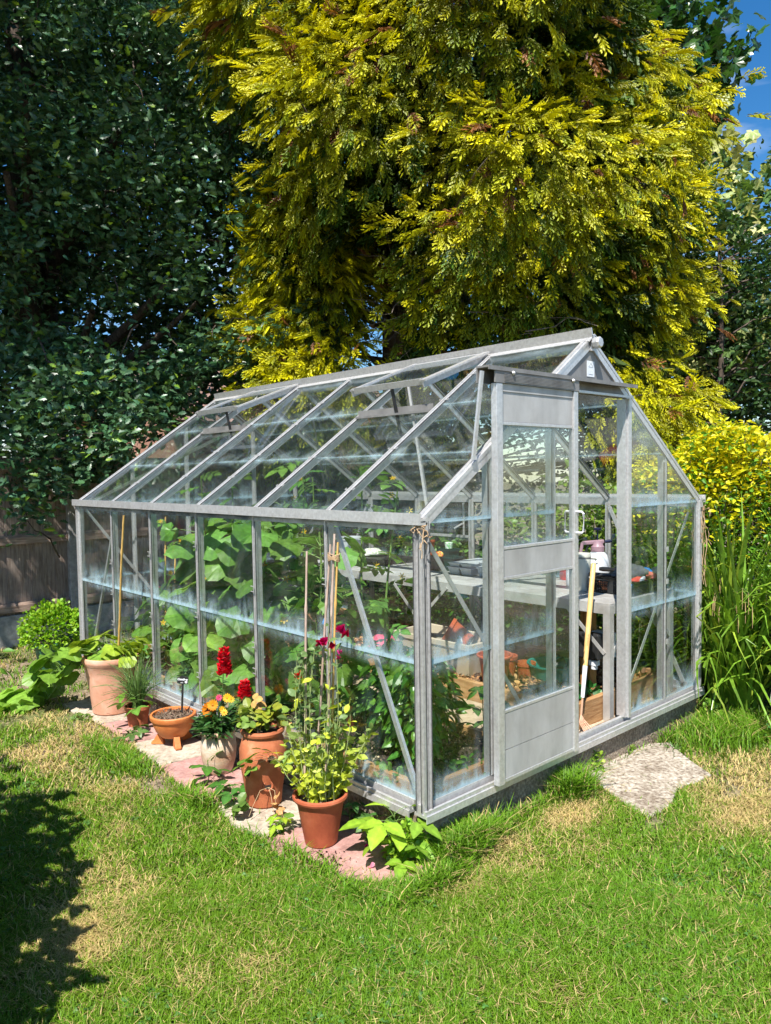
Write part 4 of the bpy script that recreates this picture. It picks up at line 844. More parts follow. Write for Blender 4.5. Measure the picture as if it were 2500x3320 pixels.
def text_mesh(name, body, size, M, mat, parent=None, shear=0, th=.0006, bold=0.0):
    c = bpy.data.curves.new(name, 'FONT'); c.body = body; c.size = size; c.align_x = 'CENTER'; c.align_y = 'CENTER'; c.extrude = th; c.shear = shear; c.offset = bold
    o = bpy.data.objects.new(name, c); COL.objects.link(o)
    me = bpy.data.meshes.new_from_object(o.evaluated_get(bpy.context.evaluated_depsgraph_get())); bpy.data.objects.remove(o)
    V = np.array([tuple(M @ v.co) for v in me.vertices]); F = [tuple(p.vertices) for p in me.polygons]; bpy.data.meshes.remove(me)
    return MB().add(V, F).build(name, mat, parent)
du = dd.normalized(); nvw = Vector((-.62, -.75, .25)); nvw = (nvw - du * nvw.dot(du)).normalized(); c_ = p0 + dd * .52 + nvw * .0145
M_ = Matrix((du, nvw.cross(du), nvw)).transposed().to_4x4(); M_.translation = c_
text_mesh('lettering', 'GARDENA', .014, M_, PINKINK, t)
# planter box with lying pot, pots in the bark bed
t = E('planter_trough', 'tan rectangular trough standing in the bark bed', 'trough', (1.62, 1.42, .05))
def trough(x0, x1, y0, y1, z0, z1, ins, th, mat, name, parent):
    V = [(x0 + ins, y0 + ins, z0), (x1 - ins, y0 + ins, z0), (x1 - ins, y1 - ins, z0), (x0 + ins, y1 - ins, z0)]
    for e, z in ((0, z1 - .04), (-.008, z1 - .04), (-.008, z1), (th, z1), (th + ins, z0 + .02)): V += [(x0 + e, y0 + e, z), (x1 - e, y0 + e, z), (x1 - e, y1 - e, z), (x0 + e, y1 - e, z)]
    F = [(3, 2, 1, 0), (20, 21, 22, 23)] + [(j * 4 + i, j * 4 + (i + 1) % 4, j * 4 + 4 + (i + 1) % 4, j * 4 + 4 + i) for j in range(5) for i in range(4)]
    return MB().add(V, F).build(name, mat, parent, bevel=.004)
trough(1.45, 1.80, 1.02, 1.72, .06, .30, .03, .012, TANP, 'body', t)
lathe_thing('plastic_pot', [(0, 0), (.07, 0), (.098, .155), (.106, .155), (.106, .18), (.093, .18), (.066, .012), (0, .01)], (1.66, 1.20, .24), T_PLAS, 'terracotta coloured plastic pot lying tilted in the tan trough', 'pot', 28, ax=(-.45, .62, .45))
lump('white_tray_scrap', (1.56, 1.22, .265), .05, WHITEP, 'white ribbed tray stuffed in the tan trough', 'tray', 20, (.3, .8, 1.1))
MB().tube([(1.52, 1.38, .29), (1.55, 1.22, .30)], .014, 8)
tag(MB().tube([(1.5, 1.42, .302), (1.54, 1.3, .306), (1.56, 1.2, .304)], [.016, .013, .01], 8).build('tool_handle', BLACKP, None, smooth=True, origin=(1.53, 1.3, .3)), 'black tool handle resting on the trough rim', 'handle')
BIGP = [(0, 0), (.068, 0), (.072, .01), (.092, .16), (.094, .165), (.097, .19), (.107, .192), (.113, .2), (.113, .207), (.108, .213), (.1, .21), (.097, .19), (.07, .02), (0, .018)]
lathe_thing('plastic_pot', BIGP, (1.44, .80, .075), T_PLAS, 'wide rimmed terracotta coloured pot standing behind the door stile', 'pot')
lathe_thing('plastic_pot', [(0, 0), (.05, 0), (.068, .13), (.073, .13), (.073, .15), (.064, .15), (.045, .012), (0, .01)], (1.66, .88, .075), T_PLAS, 'stacked terracotta pots behind the wide rimmed pot', 'pot')
lathe_thing('plastic_pot', [(0, 0), (.052, 0), (.06, .08), (.065, .08), (.065, .10), (.057, .10), (.045, .012), (0, .01)], (1.76, .80, .075), T_PLAS, 'low terracotta pot seen through the lower door glass', 'pot')
lathe_thing('green_basin', [(0, 0), (.13, 0), (.16, .09), (.168, .092), (.168, .102), (.152, .1), (.125, .012), (0, .01)], (1.86, .66, .078), surf('teal_plastic', [(0.3, (.01, .14, .12)), (0.7, (.02, .2, .17))], 6, .4, bump=.03), 'teal plastic basin on the bark behind the door', 'basin')
lathe_thing('black_pot', [(0, 0), (.035, 0), (.05, .1), (.053, .1), (.053, .112), (.045, .11), (.03, .01), (0, .01)], (1.84, .68, .135), BLACKP, 'black pot lying on its side in the teal basin', 'pot', ax=(.7, -.6, .25))
for k, (px_, py_, pz_, mt) in enumerate(((1.98, 1.05, .14, BLACKP), (2.05, .92, .13, DGREEN), (1.95, 1.2, .13, T_RED))): square_pot((px_, py_, pz_ - .05), .10, .1, mt, ['black square pot under the bench', 'green square pot under the bench nearest the post', 'terracotta square pot under the bench'][k], group='square pots under the bench')
trough(1.9, 2.3, .85, 1.55, .07, .1, .02, .012, CLEARP, 'pot_tray', None).location = (0, 0, 0); tag(bpy.data.objects['pot_tray'], 'grey tray of empty pots under the bench', 'tray')
# bright odds and ends under the far bench
lump('red_sack', (1.75, 2.35, .3), .06, REDP, 'red sack glimpsed through the cucumber leaves', 'sack', 30, (.8, 1.2, 1)); lump('pink_bag', (1.5, 1.9, .16), .10, PINKP, 'crumpled pink plastic bag on the bed behind the tomatoes', 'bag', 31, (1, 1.5, .55)); lump('blue_bag', (1.65, 2.75, .2), .08, BLUEP, 'blue plastic bag glimpsed behind the cucumber vines', 'bag', 32, (1, 1.3, .5))

# ================================================================== pots outside
def soil_disc(r, c, mat, parent, z):
    n_ = 24; V = [(c[0], c[1], z + .006)] + [(c[0] + r * f * math.cos(a), c[1] + r * f * math.sin(a), z + .006 * math.sin(a * 3 + f * 5)) for f in (.5, 1) for a in np.linspace(0, 2 * math.pi, n_, endpoint=False)]
    F = [(0, 1 + i, 1 + (i + 1) % n_) for i in range(n_)] + [(1 + i, 1 + n_ + i, 1 + n_ + (i + 1) % n_, 1 + (i + 1) % n_) for i in range(n_)]
    return MB().add(V, F).build('soil', mat, parent, smooth=True)
S0 = GZ + .012
FP = (-.255, .375)
t = E('flower_pot', 'round terracotta flower pot with sweet peas and canes, nearest the camera', 'flower pot', (*FP, S0))
MB().lathe([(0, 0), (.066, 0), (.070, .004), (.098, .165), (.106, .190), (.116, .194), (.120, .203), (.118, .212), (.110, .216), (.103, .208), (.096, .17), (.06, .02), (0, .02)], (*FP, S0), 40).build('pot', T_RED, t, smooth=True); soil_disc(.097, FP, COMPOST, t, S0 + .185)
SJ = (-.215, .875)
t = E('strawberry_jar', 'tall terracotta strawberry jar with planting holes in its sides', 'strawberry jar', (*SJ, S0))
MB().lathe([(r * 1.05, z * 1.2) for r, z in [(0, 0), (.074, 0), (.080, .006), (.086, .06), (.098, .12), (.108, .18), (.107, .225), (.094, .262), (.087, .275), (.088, .282), (.098, .287), (.101, .297), (.097, .306), (.088, .306), (.08, .29), (.09, .22), (.07, .03), (0, .025)]], (*SJ, S0), 40, wob=.006).build('jar', T_STRAW, t, smooth=True); soil_disc(.084, SJ, SOIL, t, S0 + .345)
DARKH = surf('hole_soil', [(0.3, (.01, .008, .006)), (0.7, (.05, .035, .025))], 50, .95)
for az, z, rr in ((-112, .115, .099), (-104, .245, .1145), (-30, .20, .1125), (-165, .18, .110)):
    a = R_(az); c_ = Vector((SJ[0] + rr * math.cos(a), SJ[1] + rr * math.sin(a), S0 + z)); nv = Vector((math.cos(a), math.sin(a), .15)).normalized(); b = MB()
    b.lathe([(.021, -.012), (.026, -.002), (.0255, .003), (.021, .005), (.0165, .001), (.016, -.014)], c_, 18, ax=nv); b.build('hole_lip', T_STRAW, t, smooth=True); MB().lathe([(0, .0005), (.0168, .0002), (.0168, -.012)], c_, 14, ax=nv).build('hole', DARKH, t)
WP = (-.175, 1.37)
t = E('limed_pot', 'lime stained terracotta jar with red snapdragons and orange daisies', 'flower pot', (*WP, S0))
MB().lathe([(r * 1.02, z * 1.17) for r, z in [(0, 0), (.066, 0), (.07, .005), (.088, .06), (.093, .11), (.088, .15), (.079, .168), (.080, .176), (.092, .181), (.094, .19), (.088, .197), (.08, .195), (.07, .16), (.06, .02), (0, .02)]], (*WP, S0), 40, wob=.008).build('pot', T_WHITE, t, smooth=True); soil_disc(.076, WP, SOIL, t, S0 + .208)
BW = (-.16, 1.92)
t = E('bowl_planter', 'footed orange terracotta bowl filled with dry compost', 'bowl planter', (*BW, S0))
MB().lathe([(0, .05), (.07, .05), (.076, .056), (.10, .085), (.117, .125), (.122, .148), (.128, .150), (.133, .158), (.133, .178), (.129, .183), (.119, .181), (.114, .13), (.08, .075), (0, .07)], (*BW, S0), 44).build('bowl', T_BOWL, t, smooth=True); soil_disc(.118, BW, COMPOST, t, S0 + .16)
for az in (-105, 15, 135):
    a = R_(az); d_ = Vector((math.cos(a), math.sin(a), 0)); s_ = Vector((-d_.y, d_.x, 0)) * .017; c_ = Vector((*BW, S0)); P_ = [(.055, 0), (.13, 0), (.132, .012), (.122, .018), (.112, .03), (.10, .05), (.085, .072), (.07, .05), (.062, .03)]
    MB().prism([c_ + d_ * u - s_ + Vector((0, 0, z)) for u, z in P_], s_, .034).build('foot', T_BOWL, t, bevel=.003)
m = 500; rr = .112 * np.sqrt(rng.random(m)); aa = rng.uniform(0, 6.28, m)
foliage('compost_crumbs', [scatter(CHIP, frames(rng.normal(size=(m, 3)), rng.normal(size=(m, 3))), np.stack([BW[0] + rr * np.cos(aa), BW[1] + rr * np.sin(aa), S0 + .17 + rng.uniform(0, .008, m)], 1), rng.uniform(.004, .013, m), vary(m, (.17, .12, .085), .6))], DEADL, t)
# plant label in the bowl
px_, py_ = BW[0] + .055, BW[1] - .01
t = E('plant_label', 'black plant label with white lettering stuck in the bowl of compost', 'plant label', (px_, py_, S0 + .16))
top = Vector((px_ + .006, py_ - .004, S0 + .355)); MB().bar((px_ - .004, py_ + .004, S0 + .13), top, .012, .004, (-.6, -.8, 0)).build('stake', BLACKP, t)
fx = Vector((-.58, -.81, .05)).normalized(); ux = Vector((0, 0, 1)).cross(fx).normalized(); uz = fx.cross(ux)
plate = [(-.033, -.013), (-.030, .020), (-.012, .027), (.02, .021), (.034, .016), (.033, -.006), (.028, -.023), (.006, -.022), (-.005, -.022)]
c_ = top + Vector((0, 0, .012)); pl = MB().prism([c_ + ux * a + uz * b_ for a, b_ in plate], fx, .003).build('plate', BLACKP, t)
M_ = Matrix((ux, uz, fx)).transposed().to_4x4(); M_.translation = c_ + fx * .0036 + uz * .006 - ux * .001
text_mesh('lettering', 'Comfrey', .0165, M_ @ Matrix.Rotation(-.12, 4, 'Z'), WINK, pl, .15, .0004, .0006)
M_.translation = c_ + fx * .0036 - uz * .0125 - ux * .006; text_mesh('small_lettering', 'ddlbs', .008, M_, WINK, pl, .1, .0004)
b = MB(); cf = c_ + fx * .0034 + ux * .019 - uz * .010
for k in range(5): a = k * 1.2566; b.lathe([(0, 0), (.0034, 0), (.0034, .0008), (0, .0008)], cf + ux * .0048 * math.cos(a) + uz * .0048 * math.sin(a) + fx * .00012 * k, 8, ax=fx)
b.build('flower_drawing', WINK, pl)
CP = (-.165, 2.40)
t = E('flower_pot', 'small terracotta pot with chives and a raspberry seedling', 'flower pot', (*CP, S0)); MB().lathe(POTP(.08, .058, .125), (*CP, S0), 32).build('pot', T_STRAW, t, smooth=True); soil_disc(.07, CP, SOIL, t, S0 + .108)
BP = (-.165, 2.80)
t = E('flower_pot', 'big pale terracotta pot with a trailing squash plant', 'flower pot', (*BP, S0)); MB().lathe([(0, 0), (.118, 0), (.126, .008), (.142, .14), (.158, .25), (.17, .33), (.182, .345), (.186, .362), (.182, .38), (.172, .382), (.162, .35), (.12, .03), (0, .03)], (*BP, S0), 48, wob=.004).build('pot', T_PINK, t, smooth=True); soil_disc(.160, BP, SOIL, t, S0 + .335)
GP = (-.02, 4.32)
t = E('flower_pot', 'green plastic pot with a bushy bright green herb by the fence', 'flower pot', (*GP, GZ)); MB().lathe([(0, 0), (.13, 0), (.165, .2), (.18, .202), (.182, .235), (.172, .237), (.16, .2), (.12, .02), (0, .02)], (*GP, GZ), 36).build('pot', GREENP, t, smooth=True); soil_disc(.162, GP, SOIL, t, GZ + .215)
# ================================================================== plants
def U(a, b, m=None): return rng.uniform(a, b, m)
def rdir(m, up=0.0, spread=1.0):
    v = rng.normal(size=(m, 3)) * np.array([spread, spread, .5]); v[:, 2] += up; return nrm(v)
def leaves_at(T, P, d, S, C, up=.8, jit=.5):
    m = len(P); nn_ = nrm(np.stack([rng.normal(0, jit, m), rng.normal(0, jit, m), np.full(m, up)], 1)); return scatter(T, frames(d, nn_), np.asarray(P), np.asarray(S), C)
def stalks(A, Bp, r, sag=.0, n_=4):
    out = []
    for a, b_ in zip(A, Bp):
        tt = np.linspace(0, 1, n_)[:, None]; p = a * (1 - tt) + b_ * tt; p[:, 2] += sag * np.sin(tt[:, 0] * np.pi); out.append((p, np.linspace(r, r * .6, n_)))
    return out
def petals_flower(name, c, nvec, r, n_, colr, centre, mat, parent, wd=.3):
    a0 = U(0, 6); nv = np.array(nvec) / np.linalg.norm(nvec); x = nrm(np.cross(nv, [.3, .5, .81])); y = np.cross(nv, x); P = np.repeat(np.array([c]), n_, 0)
    a = a0 + np.arange(n_) * 2 * np.pi / n_; d = x[None] * np.cos(a)[:, None] + y[None] * np.sin(a)[:, None] + nv[None] * .25
    T = leaf_t([(0, .06), (.5, wd * .5), (.85, wd * .42), (1, .05)], .1, .12, 1.0)
    V, F, C = scatter(T, frames(d, np.repeat(nv[None], n_, 0)), P, np.full(n_, r), vary(n_, colr, .2))
    th = np.linspace(0, 2 * np.pi, 9)[:-1]; q = np.array(c) + nv * r * .12
    V2 = np.concatenate([[q + nv * r * .1], q + (x[None] * np.cos(th)[:, None] + y[None] * np.sin(th)[:, None]) * r * .24]); F2 = np.array([(0, 1 + i, 1 + (i + 1) % 8) for i in range(8)])
    return foliage(name, [(V, F, C), (V2, F2, np.repeat(np.array([centre]), 9, 0))], mat, parent)
# ---- canes (old bamboo wigwam and two yellow canes)
def cane(p, q, r, mat, label, group=None):
    p = np.array(p, float); q = np.array(q, float); Ln = np.linalg.norm(q - p); n_ = 40; tt = np.linspace(0, 1, n_); rad = np.full(n_, r) * (1 - .25 * tt)
    for kn in np.arange(.09, .99, .17): rad += r * .38 * np.exp(-((tt - kn) / .008) ** 2)
    P = p + (q - p) * tt[:, None]; off = np.stack([np.sin(tt * 7), np.cos(tt * 5), 0 * tt], 1) * .003
    tag(tubes('bamboo_cane', [(P + off, rad)], mat, None, 8, origin=p), label, 'bamboo cane', group)
ztop = S0 + .2
cane((FP[0] - .045, FP[1] + .055, ztop - .03), (-.235, .465, 1.085), .0062, BAMBOO, 'old bamboo cane apart on the left of the sweet pea wigwam', 'canes in the sweet pea pot')
cane((FP[0] + .0, FP[1] - .03, ztop - .03), (-.20, .315, 1.165), .0066, BAMBOO, 'old bamboo cane in the middle of the wigwam, tallest in the pot', 'canes in the sweet pea pot')
cane((FP[0] + .055, FP[1] + .01, ztop - .03), (-.195, .30, 1.13), .0058, BAMBOOY, 'tan bamboo cane on the right of the wigwam', 'canes in the sweet pea pot')
cane((FP[0] + .02, FP[1] + .07, ztop - .03), (-.203, .34, 1.12), .0062, BAMBOO, 'old bamboo cane at the back of the wigwam behind the middle one', 'canes in the sweet pea pot')
lst = []
for k in range(9):
    z = 1.055 + .006 * (k % 5); a = np.linspace(0, 6.6, 16); lst.append((np.stack([-.2 + .021 * np.cos(a + k), .322 + .03 * np.sin(a + k), z + .006 * np.sin(a * 2 + k)], 1), .0022))
tag(tubes('twine', lst, STRING, None, 5, origin=(-.2, .322, 1.06)), 'twine lashing the bamboo canes together near their tops', 'twine')
cane((BP[0] + .02, BP[1] - .06, S0 + .31), (-.19, 2.46, 1.175), .0085, BAMBOOY, 'thick yellow bamboo cane in the big pale pot')
for x, y, z, lb in ((.35, 3.05, 1.12, 'yellow bamboo cane inside the far end of the glasshouse'), (.36, 2.22, 1.10, 'yellow bamboo cane among the cucumber vines'), (.55, 3.3, .95, 'short yellow bamboo cane by the far glass')): cane((x, y, 0), (x + .02, y - .02, z), .008, BAMBOOY, lb)

# ---- sweet peas
sp = E('sweet_pea', 'sweet pea with lime yellow lower leaves and magenta flowers climbing the canes', 'sweet pea', (*FP, ztop))
PEA = leaf_t([(0, .05), (.25, .27), (.55, .33), (.85, .18), (1, .0)], .2, .2, 1.15)
st = []; LP = []; LD = []; LS = []; LC = []; tend = []
for k in range(54):
    hgt = U(.1, .42) if k < 40 else U(.4, .8); a = U(0, 6.28); base = np.array([FP[0] + .07 * math.cos(a) * U(.2, 1), FP[1] + .07 * math.sin(a) * U(.2, 1), ztop - .015])
    lean = np.array([math.cos(a), math.sin(a), 0]) * U(.03, .17); n_ = 12; tt = np.linspace(0, 1, n_)[:, None]
    ctr = np.array([-.215, .36, 0]); tgt = base + lean + np.array([0, 0, hgt])
    P = base + (tgt - base) * tt + np.stack([np.sin(tt[:, 0] * 9 + k) * .012, np.cos(tt[:, 0] * 7 + k) * .012, 0 * tt[:, 0]], 1)
    P[:, :2] += (ctr[:2] - P[:, :2]) * (tt ** 2) * .45 * (hgt > .35); st.append((P, np.linspace(.0022, .0012, n_)))
    for j in range(1, n_):
        if rng.random() < .2: continue
        z = P[j, 2] - ztop; ylw = max(0, min(1, 1.25 - z / .26)) if rng.random() < .85 else 1.0
        for s in range(2 if z < .4 else 2):
            d = rdir(1, .25)[0]; LP.append(P[j]); LD.append(d); LS.append(U(.026, .048) * (1.0 if z < .45 else .85))
            g_ = np.array([.14, .22, .075]); y_ = np.array([.50, .57, .05]); c = g_ * (1 - ylw) + y_ * ylw; LC.append(c * U(.75, 1.25))
        if rng.random() < .35:
            q = P[j]; d = rdir(1, .4)[0]; tend.append((np.array([q + d * .05 * f + np.array([math.sin(f * 5) * .008, math.cos(f * 5) * .008, 0]) for f in np.linspace(0, 1.2, 7)]), .0007))
foliage('foliage', [leaves_at(PEA, np.array(LP), np.array(LD), LS, np.array(LC), .6, .8)], LEAF, sp)
tubes('stem', st + tend, surf('pea_stem', [(0.3, (.2, .27, .09)), (0.7, (.34, .38, .15))], 20, .6, bump=0), sp, 5)
PETT = leaf_t([(0, .08), (.3, .42), (.65, .5), (1, .22)], -.25, -.35, 1.0)
def pea_flower(c, size, colr):
    d = nrm(np.array([[-.3, -.5, .8], [-.8, -.1, .3], [.1, -.9, .25], [-.5, -.6, -.1]]) + rng.normal(0, .15, (4, 3))); nn_ = nrm(np.array([[-.6, -.7, .3]] * 4) + rng.normal(0, .25, (4, 3)))
    V, F, C = scatter(PETT, frames(d, nn_), np.repeat(np.array([c]), 4, 0), np.array([1, .85, .85, .7]) * size, vary(4, colr, .2)); foliage('flower', [(V, F, C)], PETAL, sp)
MAG = (.60, .006, .13); PNK = (.72, .06, .30); CRM = (.42, .003, .045)
for px_, py_, colr, sz in ((1040, 2090, CRM, .042), (1050, 2082, MAG, .036), (1076, 2094, CRM, .034), (1105, 2048, MAG, .045), (1120, 2058, CRM, .036), (1104, 2113, PNK, .024), (1096, 2134, PNK, .026), (978, 2278, CRM, .044), (968, 2188, (.68, .02, .01), .036), (985, 2290, CRM, .03)):
    v = cdir * 1.0 + cr * ((px_ - 1250) / 2413.95) - cu * ((py_ - 1660) / 2413.95); tpar = (-.235 - cam.location.x if False else (-.235 + 2.1461)) / v.x; q = cm.translation + v * tpar; pea_flower(tuple(q), sz, colr)
tubes('flower_stalk', [(np.array([(-.21, .38, .55), (-.22, .42, .7), (-.235, .41, .80)]), .0012), (np.array([(-.2, .36, .55), (-.215, .33, .7), (-.235, .31, .84)]), .0012), (np.array([(-.22, .44, .3), (-.23, .5, .42), (-.235, .54, .46)]), .0012), (np.array([(-.22, .44, .4), (-.23, .5, .5), (-.235, .56, .62)]), .0012)], STEM, sp, 4)

# ---- generic helpers for potted plants
def bush(name, label, cat, base, parts_fn, group=None):
    t = E(name, label, cat, base, group); parts_fn(t); return t
def strawberry(t, c, n_, rad, hgt, col, runner=True):
    a = U(0, 6.28, n_); r = rad * np.sqrt(U(.1, 1, n_)); P = np.stack([c[0] + r * np.cos(a), c[1] + r * np.sin(a), c[2] + U(.35, 1, n_) * hgt], 1); A = np.repeat(np.array([c]), n_, 0) + rng.normal(0, .012, (n_, 3)) * np.array([1, 1, 0])
    d = nrm(np.stack([np.cos(a), np.sin(a), U(-.5, .5, n_)], 1)); foliage('foliage', [leaves_at(STRAW3, P, d, U(.036, .062, n_), vary(n_, col, .35, .35), .8, .6)], LEAF, t); tubes('stem', stalks(A, P, .0016, .02), STEMD, t, 4)
s_ = E('strawberry_plant', 'strawberry plant with yellowing leaves on top of the strawberry jar', 'strawberry plant', (*SJ, S0 + .35)); strawberry(s_, (*SJ, S0 + .34), 44, .10, .13, (.20, .26, .035))
q = (SJ[0] - .045, SJ[1] - .07, S0 + .40)
foliage('dry_foliage', [leaves_at(STRAW3, np.array([(SJ[0] + .05, SJ[1] - .02, S0 + .42), (SJ[0] - .01, SJ[1] + .02, S0 + .48), (SJ[0] - .03, SJ[1] + .02, S0 + .50), (SJ[0] + .09, SJ[1] - .05, S0 + .39), (SJ[0] - .085, SJ[1] - .03, S0 + .385)]), rdir(5, .5), [.05, .05, .045, .05, .045], vary(5, (.5, .28, .10), .3))], DEADL, s_)
s_ = E('strawberry_plant', 'strawberry plant sprouting from the upper hole of the jar', 'strawberry plant', (SJ[0] - .025, SJ[1] - .105, S0 + .245)); hole = np.array([SJ[0] - .026, SJ[1] - .112, S0 + .245])
LPs = hole + np.array([(-.10, -.0, .045), (-.12, .03, .02), (-.07, -.03, .075), (.035, -.055, .01), (.07, -.06, -.02), (-.14, .05, -.005), (-.10, .02, -.02), (-.02, -.04, .05)]); foliage('foliage', [leaves_at(STRAW3, LPs, nrm(LPs - hole + np.array([0, -.04, -.02])), U(.042, .056, 8), np.concatenate([vary(7, (.12, .22, .03), .3), vary(1, (.5, .4, .03), .1)]), .6, .4)], LEAF, s_); tubes('stem', stalks(np.repeat(hole[None], 8, 0), LPs, .0014, .012), STEMS, s_, 4)
s_ = E('strawberry_plant', 'strawberry plant with bare runners in the right hand hole of the jar', 'strawberry plant', (SJ[0] + .09, SJ[1] - .055, S0 + .20)); hole = np.array([SJ[0] + .092, SJ[1] - .056, S0 + .203])
LPs = hole + np.array([(-.02, -.03, .05), (.02, .0, .03), (.0, -.02, .035)]); foliage('foliage', [leaves_at(STRAW3, LPs, rdir(3, .4), U(.025, .035, 3), vary(3, (.16, .2, .04), .3))], LEAF, s_)
Bs = hole + np.stack([U(-.02, .10, 14), U(-.10, -.02, 14), U(-.09, .03, 14)], 1); tubes('runner', stalks(np.repeat(hole[None], 14, 0), Bs, .0011, .02), STEMS, s_, 4)
s_ = E('strawberry_runner', 'trailing strawberry runner with withered leaves hanging from the lower hole', 'strawberry plant', (SJ[0] - .035, SJ[1] - .09, S0 + .11)); hole = np.array([SJ[0] - .036, SJ[1] - .096, S0 + .11])
lst = [(np.array([hole, hole + (-.02, -.05, -.02), hole + (-.02, -.06, -.07), hole + (-.04, -.1, -.085)]), .0012), (np.array([hole, hole + (.0, -.05, .0), hole + (.0, -.055, -.06), hole + (-.02, -.15, -.088)]), .0012), (np.array([hole, hole + (-.06, -.02, .01), hole + (-.1, -.02, -.05), hole + (-.13, -.03, -.088)]), .0012)]; tubes('runner', lst, STEMS, s_, 4)
LPs = hole + np.array([(-.02, -.06, -.05), (-.01, -.08, -.075), (.0, -.06, -.03), (-.03, -.12, -.083)]); foliage('foliage', [leaves_at(STRAW3, LPs, rdir(4, -.3), U(.03, .045, 4), vary(4, (.42, .25, .11), .3))], DEADL, s_)
foliage('green_foliage', [leaves_at(STRAW3, hole + np.array([(-.03, -.17, -.075), (-.14, .04, -.045), (-.17, .03, -.06), (-.13, .0, -.03)]), rdir(4, .0), [.05, .06, .06, .05], vary(4, (.13, .23, .04), .3))], LEAF, s_)

# ---- snapdragons, daisies in the limed pot
sn = E('snapdragon', 'snapdragon with two crimson flower spikes', 'snapdragon', (*WP, S0 + .18)); FL = leaf_t([(0, .25), (.4, .48), (.8, .42), (1, .15)], -.3, -.5, 1.0)
spikes = [((WP[0] + .03, WP[1] + .02, S0 + .185), (WP[0] + .045, WP[1] - .005, .355), .145, .036, 150), ((WP[0] + .05, WP[1] - .04, S0 + .185), (WP[0] + .115, WP[1] - .085, .235), .085, .034, 100)]
lst = []
for bs, tp, fl, fr, m in spikes:
    bs = np.array(bs); tp = np.array(tp); top_ = tp + np.array([0, 0, fl]); n_ = 9; tt = np.linspace(0, 1, n_)[:, None]; P = bs + (top_ - bs) * tt; lst.append((P, np.linspace(.003, .0018, n_)))
    f = np.linspace(0, 1, m); a = np.arange(m) * 2.4; d = nrm(np.stack([np.cos(a), np.sin(a), U(-.4, .5, m)], 1)); r0 = fr * .42 * (1 - .4 * f); Pp = tp + np.stack([r0 * np.cos(a), r0 * np.sin(a), f * fl], 1)
    foliage('flower_spike', [scatter(FL, frames(d, nrm(rng.normal(0, .35, (m, 3)) + np.array([0, 0, 1]))), Pp, fr * (.85 - .35 * f) * U(.8, 1.1, m), np.where(rng.random(m)[:, None] < .85, vary(m, (.62, .006, .02), .3), vary(m, (.72, .10, .16), .2)))], PETAL, sn)
    m2 = 40; f = U(.1, .95, m2) * (np.linalg.norm(tp - bs) / np.linalg.norm(top_ - bs)); a = U(0, 6.28, m2); Pp = bs + (top_ - bs) * f[:, None]; foliage('foliage', [leaves_at(L_LANCE, Pp, nrm(np.stack([np.cos(a), np.sin(a), U(.1, .8, m2)], 1)), U(.03, .06, m2), vary(m2, (.05, .13, .03), .3), .7, .4)], LEAF, sn)
tubes('stem', lst, STEMD, sn, 5)
da = E('gazania', 'dark leaved orange daisies filling the left of the limed pot', 'daisy', (WP[0] - .02, WP[1], S0 + .18)); m = 330; a = U(0, 6.28, m); r = .085 * np.sqrt(U(0, 1, m)); Pp = np.stack([WP[0] + r * np.cos(a), WP[1] + r * np.sin(a), S0 + .205 + U(.0, .16, m) * (1.1 - r / .12)], 1)
foliage('foliage', [leaves_at(L_LANCE, Pp, nrm(np.stack([np.cos(a), np.sin(a), U(.0, 1.2, m)], 1)), U(.045, .085, m), vary(m, (.045, .115, .028), .35), .6, .5)], LEAFG, da)
vdir = np.array([-.55, -.75, .35])
def at_px(px_, py_, X):
    v = cdir + cr * ((px_ - 1250) / 2413.95) - cu * ((py_ - 1660) / 2413.95); return np.array(cm.translation + v * ((X + 2.1461) / v.x))
fl_c = [(678, 2300, .040, 16, (.72, .22, .006), (.35, .06, .01)), (690, 2286, .030, 14, (.74, .30, .01), (.5, .2, .01)), (737, 2263, .024, 12, (.75, .42, .01), (.6, .3, .01)), (720, 2300, .018, 10, (.75, .42, .01), (.5, .25, .01)), (710, 2262, .018, 10, (.7, .05, .16), (.4, .03, .05)), (750, 2268, .018, 10, (.75, .42, .01), (.5, .25, .01)), (727, 2310, .02, 10, (.75, .42, .01), (.5, .25, .01))]
for px_, py_, r, n_, c1, c2 in fl_c: q = at_px(px_, py_, WP[0] - .04); petals_flower('flower', q, vdir + rng.normal(0, .25, 3), r, n_, c1, c2, PETAL, da, .35)
tubes('stem', [(np.array([(WP[0], WP[1], S0 + .18), (at_px(px_, py_, WP[0] - .04) + np.array([WP[0], WP[1], S0 + .2])) / 2, at_px(px_, py_, WP[0] - .04)]), .0016) for px_, py_, *_r in fl_c], STEM, da, 4)
